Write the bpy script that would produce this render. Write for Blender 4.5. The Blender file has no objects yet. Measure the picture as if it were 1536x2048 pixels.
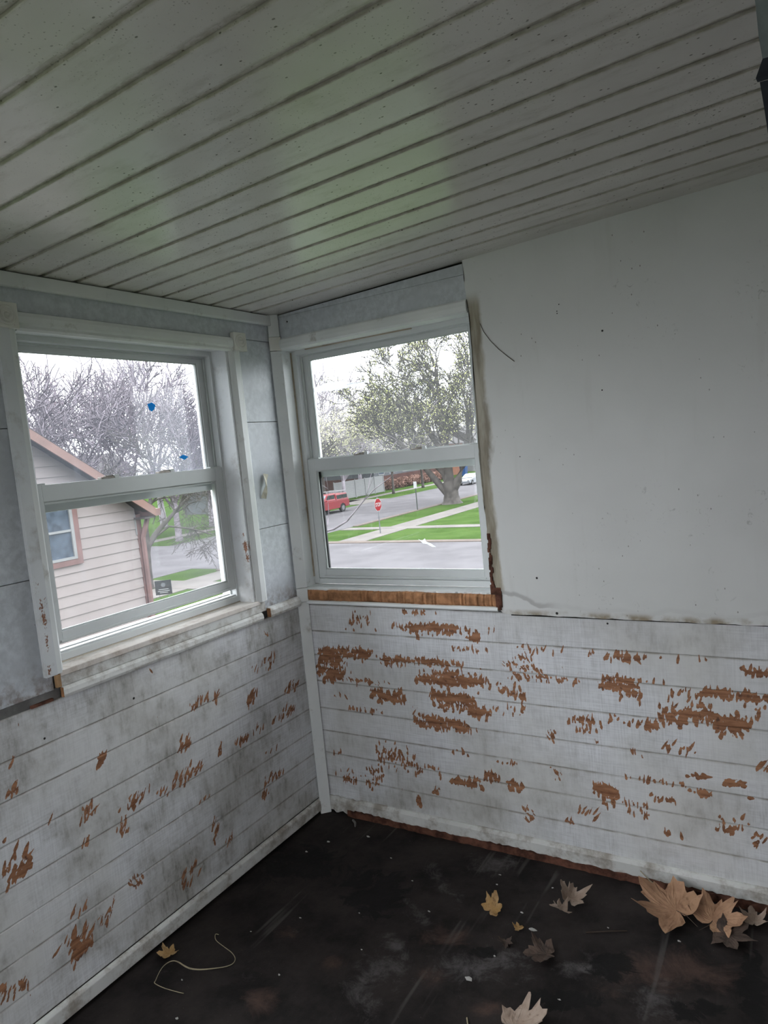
import bpy, bmesh, math, random
import numpy as np
from mathutils import Vector, Matrix

scene = bpy.context.scene
COL = scene.collection

# ------------------------------------------------------------------ camera
CAM = Vector((1.8517, -2.2773, 1.5))
c_right = Vector((0.8514508, 0.5155479, -0.0961348))
c_up = Vector((0.03547452, 0.12627243, 0.9913611))
c_fwd = Vector((-0.52323331, 0.84750554, -0.08922595))
cd = bpy.data.cameras.new('camera')
cd.sensor_fit = 'VERTICAL'
cd.sensor_height = 36.0
cd.lens = 36.0 * 1399.55 / 2048.0
cd.clip_start = 0.02
cd.clip_end = 600
cam = bpy.data.objects.new('camera', cd)
COL.objects.link(cam)
cam.matrix_world = Matrix(((c_right.x, c_up.x, -c_fwd.x, CAM.x),
                           (c_right.y, c_up.y, -c_fwd.y, CAM.y),
                           (c_right.z, c_up.z, -c_fwd.z, CAM.z),
                           (0, 0, 0, 1)))
scene.camera = cam

# ------------------------------------------------------------------ overcast sky
SKY = 2.9                     # radiance at the horizon; an evenly clouded sky is three times brighter overhead (CIE overcast sky)
world = bpy.data.worlds.new('overcast_sky')
scene.world = world
world.use_nodes = True
wn = world.node_tree
wn.nodes.clear()
wo = wn.nodes.new('ShaderNodeOutputWorld')
wb = wn.nodes.new('ShaderNodeBackground')
wb.inputs[0].default_value = (0.925, 0.955, 1.0, 1)
wc = wn.nodes.new('ShaderNodeTexCoord')
wx = wn.nodes.new('ShaderNodeSeparateXYZ')
wm = wn.nodes.new('ShaderNodeMath'); wm.operation = 'MAXIMUM'; wm.inputs[1].default_value = 0
wa = wn.nodes.new('ShaderNodeMath'); wa.operation = 'MULTIPLY_ADD'; wa.inputs[1].default_value = 2 * SKY; wa.inputs[2].default_value = SKY
wn.links.new(wc.outputs['Generated'], wx.inputs[0])
wn.links.new(wx.outputs['Z'], wm.inputs[0])
wn.links.new(wm.outputs[0], wa.inputs[0])
wn.links.new(wa.outputs[0], wb.inputs[1])
wn.links.new(wb.outputs[0], wo.inputs[0])

scene.view_settings.view_transform = 'Standard'
scene.view_settings.look = 'None'
scene.view_settings.gamma = 1.0
scene.view_settings.use_curve_mapping = False
scene.view_settings.exposure = 0.78

scene.cycles.max_bounces = 8
scene.cycles.diffuse_bounces = 4
scene.cycles.glossy_bounces = 3
scene.cycles.transmission_bounces = 4
scene.cycles.transparent_max_bounces = 10

random.seed(7)
NPR = np.random.RandomState(11)

# ------------------------------------------------------------------ materials
class NT:
    def __init__(self, name):
        self.m = bpy.data.materials.new(name)
        self.m.use_nodes = True
        self.t = self.m.node_tree
        self.t.nodes.clear()
        self.out = self.t.nodes.new('ShaderNodeOutputMaterial')
        self._pos = None
    def n(self, typ, **kw):
        nd = self.t.nodes.new(typ)
        for k, v in kw.items():
            setattr(nd, k, v)
        return nd
    def put(self, sock, v):
        if isinstance(v, bpy.types.NodeSocket):
            self.t.links.new(v, sock)
        elif v is not None:
            if hasattr(sock.default_value, '__len__') and not hasattr(v, '__len__'):
                v = (v,) * len(sock.default_value)
            if hasattr(sock.default_value, '__len__') and len(sock.default_value) == 4 and len(v) == 3:
                v = (*v, 1)
            sock.default_value = v
    def pos(self):
        if self._pos is None:
            self._pos = self.n('ShaderNodeNewGeometry').outputs['Position']
        return self._pos
    def objpos(self):
        return self.n('ShaderNodeTexCoord').outputs['Object']
    def scaled(self, s, vec=None, rot=None):
        mp = self.n('ShaderNodeMapping')
        self.put(mp.inputs['Vector'], vec or self.pos())
        mp.inputs['Scale'].default_value = s
        if rot:
            mp.inputs['Rotation'].default_value = rot
        return mp.outputs[0]
    def noise(self, scale, detail=3, rough=.55, vec=None, dist=0):
        nd = self.n('ShaderNodeTexNoise')
        self.put(nd.inputs['Vector'], vec or self.pos())
        nd.inputs['Scale'].default_value = scale
        nd.inputs['Detail'].default_value = detail
        nd.inputs['Roughness'].default_value = rough
        nd.inputs['Distortion'].default_value = dist
        return nd.outputs['Fac']
    def voro(self, scale, vec=None, feature='F1', out='Distance'):
        nd = self.n('ShaderNodeTexVoronoi', feature=feature)
        self.put(nd.inputs['Vector'], vec or self.pos())
        nd.inputs['Scale'].default_value = scale
        return nd.outputs[out]
    def ramp(self, fac, a, b, lo=0.0, hi=1.0):
        nd = self.n('ShaderNodeMapRange', interpolation_type='SMOOTHSTEP')
        self.put(nd.inputs['Value'], fac)
        for k, v in (('From Min', a), ('From Max', b), ('To Min', lo), ('To Max', hi)):
            nd.inputs[k].default_value = v
        return nd.outputs[0]
    def math(self, op, a, b=None):
        nd = self.n('ShaderNodeMath', operation=op)
        self.put(nd.inputs[0], a)
        if b is not None:
            self.put(nd.inputs[1], b)
        return nd.outputs[0]
    def mix(self, fac, a, b):
        nd = self.n('ShaderNodeMix', data_type='RGBA')
        self.put(nd.inputs[0], fac)
        self.put(nd.inputs[6], a)
        self.put(nd.inputs[7], b)
        return nd.outputs[2]
    def attr(self, name):
        return self.n('ShaderNodeAttribute', attribute_name=name).outputs['Fac']
    def xyz(self, vec=None):
        nd = self.n('ShaderNodeSeparateXYZ')
        self.put(nd.inputs[0], vec or self.pos())
        return nd.outputs
    def bump(self, h, strength=.3, dist=.002):
        nd = self.n('ShaderNodeBump')
        self.put(nd.inputs['Height'], h)
        nd.inputs['Strength'].default_value = strength
        nd.inputs['Distance'].default_value = dist
        return nd.outputs[0]
    def bsdf(self, color, rough=.6, spec=.4, metal=0, normal=None):
        b = self.n('ShaderNodeBsdfPrincipled')
        self.put(b.inputs['Base Color'], color)
        self.put(b.inputs['Roughness'], rough)
        self.put(b.inputs['Specular IOR Level'], spec)
        self.put(b.inputs['Metallic'], metal)
        if normal is not None:
            self.put(b.inputs['Normal'], normal)
        return b.outputs[0]
    def done(self, sh):
        self.t.links.new(sh, self.out.inputs[0])
        return self.m

MATS = {}
def simple(name, col, rough=.6, spec=.4, metal=0, var=.12, scale=6, bump=0, bscale=60):
    t = NT(name)
    f = t.noise(scale, 4)
    dark = tuple(c * (1 - var) for c in col)
    lite = tuple(min(1, c * (1 + var)) for c in col)
    c = t.mix(t.ramp(f, .3, .7), dark, lite)
    nm = t.bump(t.noise(bscale, 3), bump, .003) if bump else None
    MATS[name] = t.done(t.bsdf(c, rough, spec, metal, nm))
    return MATS[name]

# --- old white paint over brown boards, scraped in strokes
def make_painted_plank():
    t = NT('scraped_paint')
    chip = t.attr('chip')
    p = t.pos()
    fine = t.noise(150, 4, .7, t.scaled((1, 1, .45)))
    m = t.ramp(t.math('ADD', chip, t.math('MULTIPLY', t.math('SUBTRACT', fine, .5), .95)), .44, .51)
    # rare flecks away from the scraped patches
    fl = t.math('MULTIPLY', t.ramp(t.noise(95, 2, .5, t.scaled((1, 1, .35))), .735, .76), t.ramp(t.noise(5, 2), .47, .6))
    m = t.math('MAXIMUM', m, fl)
    wood = t.mix(t.ramp(t.noise(26, 5, .65, t.scaled((.35, .35, 2.6))), .3, .72), (.20, .088, .045), (.46, .225, .12))
    wood = t.mix(t.ramp(t.noise(60, 3), .55, .75), wood, (.12, .06, .04))
    g1 = t.ramp(t.noise(4.2, 6, .7), .38, .70)
    g2 = t.ramp(t.noise(26, 4, .7, t.scaled((1.6, 1.6, .4))), .42, .72)
    grime = t.math('MULTIPLY', t.math('ADD', t.math('MULTIPLY', g1, .50), t.math('MULTIPLY', t.math('MULTIPLY', g1, g2), .55)), t.attr('grime'))
    comb = t.noise(210, 1, .5, t.scaled((1, 1, .05)))
    comb2 = t.noise(210, 1, .5, t.scaled((.05, .05, 1)))
    weave = t.math('MULTIPLY', t.math('ADD', comb, comb2), .5)
    white = t.mix(t.ramp(weave, .36, .6), (.66, .665, .69), (.80, .81, .84))
    white = t.mix(t.ramp(t.noise(2.2, 3), .35, .7), white, (.70, .695, .68))
    paint = t.mix(grime, white, (.215, .20, .17))
    edge = t.attr('edge')
    paint = t.mix(t.math('MULTIPLY', edge, t.ramp(t.noise(16, 3), .35, .7, .25, .8)), paint, (.26, .23, .19))
    col = t.mix(m, paint, wood)
    h = t.math('ADD', t.math('MULTIPLY', m, -1.0), t.math('MULTIPLY', weave, .35))
    MATS['scraped_paint'] = t.done(t.bsdf(col, .62, .3, 0, t.bump(h, .55, .0012)))
make_painted_plank()

def make_trim_paint(name, a, b, dirt=(.30, .26, .21), lo=.56, hi=.75, amount=.6, rough=.33):
    t = NT(name)
    base = t.mix(t.ramp(t.noise(4, 3), .35, .65), tuple(min(.86, v * 1.1) for v in a), tuple(min(.88, v * 1.1) for v in b))
    d = t.math('MULTIPLY', t.ramp(t.noise(11, 6, .7), lo, hi), amount)
    c = t.mix(d, base, dirt)
    spk = t.ramp(t.voro(55), .045, .03)
    spk = t.math('MULTIPLY', spk, t.ramp(t.noise(9, 2), .55, .6))
    c = t.mix(spk, c, (.08, .07, .06))
    MATS[name] = t.done(t.bsdf(c, rough, .4, 0, t.bump(t.noise(45, 4), .15, .0015)))
make_trim_paint('trim_paint', (.70, .72, .72), (.78, .79, .78))
make_trim_paint('trim_dirty', (.62, .62, .60), (.70, .70, .68), (.24, .19, .14), .42, .68, .75, .6)
make_trim_paint('trim_cream', (.70, .685, .64), (.76, .745, .70), (.40, .35, .28), .55, .78, .5, .4)
make_trim_paint('old_caulk', (.40, .33, .25), (.52, .46, .38), (.26, .19, .13), .45, .7, .7, .7)
make_trim_paint('trim_stained', (.66, .60, .55), (.74, .70, .66), (.32, .22, .14), .45, .72, .6, .6)

def make_chip_trim():
    t = NT('chipped_trim')
    base = t.mix(t.ramp(t.noise(4, 3), .35, .65), (.70, .72, .74), (.78, .79, .80))
    d = t.math('MULTIPLY', t.ramp(t.noise(12, 6, .7), .5, .75), .55)
    base = t.mix(d, base, (.32, .29, .25))
    n = t.noise(190, 3, .6, t.scaled((1, 1, .7)))
    m = t.ramp(t.math('ADD', t.attr('chip'), t.math('MULTIPLY', t.math('SUBTRACT', n, .5), 1.1)), .48, .55)
    wood = t.mix(t.noise(60, 3), (.12, .05, .03), (.42, .20, .12))
    MATS['chipped_trim'] = t.done(t.bsdf(t.mix(m, base, wood), .5, .35, 0, t.bump(t.math('MULTIPLY', m, -1), .5, .001)))
make_chip_trim()

def make_fiberboard():
    t = NT('fiberboard')
    base = t.mix(t.ramp(t.noise(38, 6, .7), .35, .68), (.52, .545, .58), (.67, .70, .74))  # bluish base puts the sky light from the window into the colour
    base = t.mix(t.ramp(t.noise(3.5, 4), .45, .72), base, (.56, .585, .625))
    z = t.xyz()[2]
    st = t.math('MULTIPLY', t.ramp(z, 1.02, .90), t.ramp(t.noise(20, 6, .7), .42, .6))
    base = t.mix(t.math('MULTIPLY', st, .8), base, (.20, .14, .11))
    spk = t.math('MULTIPLY', t.ramp(t.voro(48), .06, .04), t.ramp(t.noise(7, 2), .6, .64))
    base = t.mix(spk, base, (.10, .09, .08))
    MATS['fiberboard'] = t.done(t.bsdf(base, .38, .55, 0, t.bump(t.noise(120, 4), .25, .001)))
make_fiberboard()

def make_drywall():
    t = NT('drywall')
    s = t.xyz()
    base = t.mix(t.ramp(t.noise(2.5, 3), .35, .7), (.70, .705, .69), (.75, .755, .74))
    streak = t.ramp(t.noise(22, 3, .5, t.scaled((1, 1, .12))), .6, .75, 0, .10)
    base = t.mix(streak, base, (.42, .40, .34))
    # rubbed scuffs and small marks
    spk = t.math('MULTIPLY', t.ramp(t.voro(34, t.scaled((1.3, 1, .7))), .085, .05), t.ramp(t.noise(6, 2), .50, .56))
    base = t.mix(t.math('MULTIPLY', spk, .8), base, (.16, .15, .13))
    sc = t.math('MULTIPLY', t.ramp(t.noise(42, 4, .6, None, 1.5), .62, .70), t.ramp(t.noise(3, 2), .50, .66))
    base = t.mix(t.math('MULTIPLY', sc, .5), base, (.30, .30, .28))
    # torn paper and old glue along the sawn edge by the window
    wob = t.math('MULTIPLY', t.math('SUBTRACT', t.noise(9, 5, .6, t.scaled((1, 1, .45))), .5), .085)
    ed = t.math('ADD', s[0], wob)
    m = t.math('MULTIPLY', t.ramp(ed, .918, .898), t.ramp(s[2], 2.01, 1.95))
    tear = t.mix(t.ramp(t.noise(30, 4, .6, t.scaled((1, 1, .15))), .3, .7), (.20, .165, .11), (.46, .42, .33))
    base = t.mix(m, base, tear)
    # ragged patch line along the bottom edge
    wob2 = t.math('MULTIPLY', t.math('SUBTRACT', t.noise(6, 4, .55), .5), .07)
    rise = t.ramp(s[0], 1.06, .91, 0, .055)
    zz = t.math('SUBTRACT', t.math('ADD', s[2], wob2), rise)
    fade = t.ramp(s[0], 1.12, 1.04, .12, .75)
    base = t.mix(t.math('MULTIPLY', t.ramp(zz, .912, .908), fade), base, (.74, .74, .73))
    base = t.mix(t.math('MULTIPLY', t.math('MULTIPLY', t.ramp(zz, .926, .916), t.ramp(zz, .905, .910)), fade), base, (.44, .43, .42))
    base = t.mix(t.math('MULTIPLY', t.ramp(s[2], .905, .885), t.ramp(t.noise(14, 5), .4, .65)), base, (.33, .27, .19))
    MATS['drywall'] = t.done(t.bsdf(base, .36, .42, 0, t.bump(t.noise(30, 4), .06, .002)))
make_drywall()

def make_pvc():
    t = NT('ceiling_vinyl')
    base = t.mix(t.ramp(t.noise(3, 4), .35, .7), (.72, .69, .655), (.81, .78, .74))
    base = t.mix(t.math('MULTIPLY', t.ramp(t.noise(13, 6, .7, t.scaled((.5, 1.5, 1))), .5, .75), .30), base, (.30, .26, .20))
    spk = t.math('MULTIPLY', t.ramp(t.voro(62, t.scaled((.7, 1.1, 1))), .15, .09), t.ramp(t.noise(8, 3), .46, .56))
    base = t.mix(t.math('MULTIPLY', spk, .85), base, (.10, .085, .06))
    spk2 = t.math('MULTIPLY', t.ramp(t.voro(120), .20, .12), t.ramp(t.noise(3, 2), .40, .60))
    base = t.mix(t.math('MULTIPLY', spk2, .5), base, (.14, .12, .09))
    lip = t.math('MULTIPLY', t.attr('lip'), t.ramp(t.noise(55, 4, .7, t.scaled((.5, 1, 1))), .36, .6))
    base = t.mix(t.math('MULTIPLY', lip, .42), base, (.26, .22, .15))
    rg = t.math('ADD', .17, t.math('MULTIPLY', t.noise(25, 4), .12))
    MATS['ceiling_vinyl'] = t.done(t.bsdf(base, rg, .8, 0, t.bump(t.noise(4, 2), .10, .01)))
make_pvc()

simple('vinyl_white', (.68, .70, .70), .35, .45, 0, .05, 3)
simple('vinyl_inner', (.60, .63, .62), .4, .4, 0, .08, 5)
simple('bare_wood', (.40, .20, .10), .8, .2, 0, .35, 30, .6, 90)
simple('rotten_wood', (.12, .052, .035), .85, .2, 0, .5, 30, .8, 90)
simple('lath_wood', (.45, .28, .15), .8, .2, 0, .2, 30, .4, 90)
simple('grey_wood', (.17, .165, .16), .8, .2, 0, .3, 14, .4, 60)
simple('black_rubber', (.012, .012, .014), .5, .3)
simple('latch_metal', (.30, .27, .24), .45, .5, .4, .3, 60)
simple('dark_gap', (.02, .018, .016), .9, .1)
simple('nail_dark', (.02, .018, .017), .6, .3)
simple('masking_tape', (.72, .68, .56), .6, .3, 0, .1, 40)
simple('paint_chip', (.48, .47, .45), .6, .3)
simple('straw', (.42, .36, .24), .6, .3, 0, .2, 40)
simple('twig_brown', (.07, .05, .04), .8, .2)
simple('plastic_grey', (.30, .34, .36), .5, .4, 0, .2, 20)
simple('plastic_dark', (.04, .045, .06), .6, .3, 0, .2, 20)

def make_leaf(name, a, b, dark):
    t = NT(name)
    o = t.objpos()
    c = t.mix(t.ramp(t.noise(22, 4, .6, o), .3, .7), a, b)
    c = t.mix(t.math('MULTIPLY', t.ramp(t.noise(60, 3, .6, o), .55, .75), .7), c, dark)
    MATS[name] = t.done(t.bsdf(c, .65, .25, 0, t.bump(t.noise(70, 4, .6, o), .4, .003)))
make_leaf('leaf_tan', (.34, .19, .115), (.47, .28, .17), (.20, .10, .06))
make_leaf('leaf_grey', (.30, .22, .17), (.42, .33, .27), (.13, .09, .07))
make_leaf('leaf_dark', (.055, .04, .034), (.13, .09, .07), (.03, .02, .02))
make_leaf('leaf_gold', (.34, .20, .07), (.46, .30, .15), (.16, .09, .04))

def make_floor():
    t = NT('stained_floor')
    base = t.mix(t.ramp(t.noise(5, 6, .65), .3, .7), (.010, .008, .008), (.036, .029, .027))
    g = t.ramp(t.math('ADD', t.math('MULTIPLY', t.attr('grey'), .55), t.math('MULTIPLY', t.math('SUBTRACT', t.noise(12, 10, .8, None, .5), .5), 2.3)), .22, .85)
    base = t.mix(t.math('MULTIPLY', g, .85), base, t.mix(t.noise(30, 6, .75), (.05, .046, .046), (.19, .175, .175)))
    r = t.ramp(t.math('ADD', t.math('MULTIPLY', t.attr('rust'), .7), t.math('MULTIPLY', t.math('SUBTRACT', t.noise(7, 9, .74, None, .6), .5), 2.0)), .30, .9)
    base = t.mix(t.math('MULTIPLY', r, .75), base, t.mix(t.noise(36, 6, .75), (.05, .03, .025), (.14, .088, .07)))
    k = t.ramp(t.math('ADD', t.math('MULTIPLY', t.attr('black'), .8), t.math('MULTIPLY', t.math('SUBTRACT', t.noise(10, 9, .72, None, .8), .5), 2.0)), .46, .60)
    base = t.mix(t.math('MULTIPLY', k, .9), base, (.010, .009, .009))
    # straight scuff lines left by a dragged sheet
    ln = t.noise(26, 2, .5, t.scaled((1, .05, 1), None, (0, 0, math.radians(-42))))
    base = t.mix(t.math('MULTIPLY', t.ramp(ln, .62, .72), t.ramp(t.noise(4, 3), .45, .6, 0, .5)), base, (.12, .11, .105))
    spk = t.math('MULTIPLY', t.ramp(t.voro(70), .05, .03), t.ramp(t.noise(10, 3), .55, .6))
    base = t.mix(t.math('MULTIPLY', spk, .8), base, (.30, .27, .24))
    rg = t.math('ADD', .62, t.math('MULTIPLY', t.noise(12, 4), .3))
    MATS['stained_floor'] = t.done(t.bsdf(base, rg, .22, 0, t.bump(t.math('ADD', t.noise(40, 6, .7), t.math('MULTIPLY', g, .3)), .6, .004)))
make_floor()

def make_pane(name, haze_lo, haze_hi, tint, streaks, zlo, zhi, side=None):
    """dusty pane: clear glass under an uneven film of dirt"""
    t = NT(name)
    s = t.xyz()
    film = t.ramp(t.noise(2.6, 4, .5), .3, .75)
    band = t.ramp(s[2], zhi, zlo)
    if side: band = t.math('MULTIPLY', band, t.ramp(s[1], side[0], side[1], .15, 1))
    f = t.math('ADD', haze_lo, t.math('MULTIPLY', t.math('MULTIPLY', film, band), haze_hi))
    sp = t.math('MULTIPLY', t.ramp(t.voro(60), .10, .05), t.ramp(t.noise(7, 3), .55, .66))
    sm = t.math('MULTIPLY', t.ramp(t.noise(26, 3, .5, t.scaled((1, 1, .14))), .66, .76), streaks)
    f = t.math('MINIMUM', t.math('ADD', t.math('ADD', f, t.math('MULTIPLY', sp, .35)), sm), .85)
    tr = t.n('ShaderNodeBsdfTransparent')
    tr.inputs[0].default_value = (.95, .97, .97, 1)
    gl = t.n('ShaderNodeBsdfGlossy')
    gl.inputs['Roughness'].default_value = .03
    fr = t.n('ShaderNodeFresnel')
    fr.inputs[0].default_value = 1.3
    m1 = t.n('ShaderNodeMixShader')
    t.put(m1.inputs[0], fr.outputs[0]); t.put(m1.inputs[1], tr.outputs[0]); t.put(m1.inputs[2], gl.outputs[0])
    tl = t.n('ShaderNodeBsdfTranslucent')
    tl.inputs[0].default_value = (*tint, 1)
    m2 = t.n('ShaderNodeMixShader')
    t.put(m2.inputs[0], f); t.put(m2.inputs[1], m1.outputs[0]); t.put(m2.inputs[2], tl.outputs[0])
    MATS[name] = t.done(m2.outputs[0])
make_pane('pane_dusty', .08, .36, (.46, .50, .60), .07, 1.42, 1.80, (-.85, -.45))
make_pane('pane_dusty_low', .07, .20, (.50, .51, .56), .07, 1.15, 1.47, (-.80, -.45))
make_pane('pane_clear', .08, .07, (.52, .53, .55), .07, 1.40, 1.95)
make_pane('pane_clear_low', .03, .05, (.4, .4, .42), .10, 1.0, 1.2)
def make_clear():
    t = NT('pane_outer')
    tr = t.n('ShaderNodeBsdfTransparent'); tr.inputs[0].default_value = (.98, .99, .99, 1)
    gl = t.n('ShaderNodeBsdfGlossy'); gl.inputs['Roughness'].default_value = .02
    fr = t.n('ShaderNodeFresnel'); fr.inputs[0].default_value = 1.25
    m1 = t.n('ShaderNodeMixShader')
    t.put(m1.inputs[0], fr.outputs[0]); t.put(m1.inputs[1], tr.outputs[0]); t.put(m1.inputs[2], gl.outputs[0])
    MATS['pane_outer'] = t.done(m1.outputs[0])
make_clear()
simple('far_pane', (.035, .045, .06), .25, .15, 0, .3, 8)

# outdoors (all reflectances scaled together)
OUT = .29
def oc(c): return tuple(v * OUT for v in c)
_simple = simple
def simple(name, col, *a, **k): return _simple(name, oc(col), *a, **k)
def make_siding():
    t = NT('siding_cream')
    c = t.mix(t.ramp(t.noise(2, 5), .35, .7), oc((.46, .385, .375)), oc((.51, .435, .425)))
    c = t.mix(t.ramp(t.noise(14, 4, .6, t.scaled((1, .1, 1))), .6, .8, 0, .3), c, oc((.38, .31, .30)))
    MATS['siding_cream'] = t.done(t.bsdf(c, .6, .3))
make_siding()
simple('maroon_paint', (.29, .15, .14), .55, .35, 0, .15, 4)
simple('fascia_orange', (.34, .185, .15), .55, .35, 0, .15, 4)
simple('soffit_shade', (.085, .07, .07), .7, .3)  # dark colour paints in the shade under the roof overhang
simple('shingle', (.075, .065, .065), .85, .2, 0, .35, 9, .5, 30)
simple('white_far', (.42, .42, .43), .5, .4, 0, .05)
simple('grey_siding', (.16, .17, .19), .65, .3, 0, .12, 1)
simple('tan_siding', (.26, .23, .19), .65, .3, 0, .12, 1)
simple('brick_far', (.14, .065, .055), .8, .2, 0, .3, 2.5)
simple('brick_orange', (.36, .15, .09), .8, .2, 0, .25, 2.5)
simple('cedar', (.30, .22, .13), .8, .2, 0, .2, 1.5)
simple('asphalt', (.225, .212, .222), .9, .0, 0, .12, .5, .2, 20)
simple('concrete', (.30, .275, .26), .9, .0, 0, .10, .8)
simple('curb_concrete', (.26, .215, .19), .9, .0, 0, .12, 1)
def make_grass():
    t = NT('grass')
    c = t.mix(t.ramp(t.noise(.35, 5, .65), .35, .68), oc((.065, .125, .028)), oc((.11, .185, .05)))
    c = t.mix(t.ramp(t.noise(2.5, 5, .7), .5, .8, 0, .5), c, oc((.16, .19, .055)))
    MATS['grass'] = t.done(t.bsdf(c, .9, .0, 0, t.bump(t.noise(9, 5, .7), .6, .08)))
make_grass()
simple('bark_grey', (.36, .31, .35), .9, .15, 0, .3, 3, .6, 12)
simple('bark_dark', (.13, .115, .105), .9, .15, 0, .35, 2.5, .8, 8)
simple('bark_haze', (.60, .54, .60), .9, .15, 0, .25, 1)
def make_foliage(name, a, b, tl=.5):
    t = NT(name)
    c = t.mix(t.ramp(t.noise(.8, 3), .3, .7), a, b)
    d = t.n('ShaderNodeBsdfDiffuse'); t.put(d.inputs[0], c)
    tr = t.n('ShaderNodeBsdfTranslucent'); t.put(tr.inputs[0], c)
    mx = t.n('ShaderNodeMixShader'); t.put(mx.inputs[0], tl); t.put(mx.inputs[1], d.outputs[0]); t.put(mx.inputs[2], tr.outputs[0])
    MATS[name] = t.done(mx.outputs[0])
make_foliage('foliage_young', (.52, .55, .20), (.66, .68, .32))
make_foliage('foliage_pale', (.52, .53, .28), (.64, .63, .40))
make_foliage('foliage_bud', (.10, .08, .09), (.16, .125, .14))
make_foliage('blue_tape', (.06, .38, .68), (.08, .44, .76), .5)
make_foliage('foliage_dark', (.03, .055, .025), (.06, .09, .04), .3)
make_foliage('hedge_brown', (.10, .06, .05), (.18, .11, .09), .2)
simple('car_red', (.40, .012, .024), .35, .3, 0, .08, 2)
simple('car_white', (.40, .42, .46), .3, .6, 0, .05, 2)
simple('car_glass', (.05, .065, .08), .1, .6, 0, .2, 3)
simple('car_glass_lit', (.20, .30, .36), .1, .6, 0, .2, 3)
simple('tyre', (.018, .018, .02), .8, .2)
simple('chrome', (.55, .55, .57), .25, .6, .6, .1)
simple('lamp_clear', (.5, .5, .5), .2, .6, 0, .1)
simple('lamp_red', (.4, .03, .03), .3, .5, 0, .1)
simple('sign_red', (.42, .010, .020), .6, .08, 0, .08)
simple('sign_white', (.75, .75, .76), .6, .1, 0, .05)
simple('post_metal', (.23, .24, .26), .5, .5, .2, .1)
simple('post_green', (.04, .055, .04), .6, .4)
simple('bin_blue', (.03, .12, .36), .5, .4)
simple('yard_black', (.025, .03, .035), .5, .4)

# ------------------------------------------------------------------ building helpers
def tag(o, label=None, cat=None, group=None, kind=None):
    if label: o['label'] = label
    if cat: o['category'] = cat
    if group: o['group'] = group
    if kind: o['kind'] = kind
    return o

def empty(name, loc=(0, 0, 0), rz=0, label=None, cat=None, group=None, kind=None):
    o = bpy.data.objects.new(name, None)
    o.empty_display_size = .1
    COL.objects.link(o)
    o.location = loc
    o.rotation_euler = (0, 0, rz)
    return tag(o, label, cat, group, kind)

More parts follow.
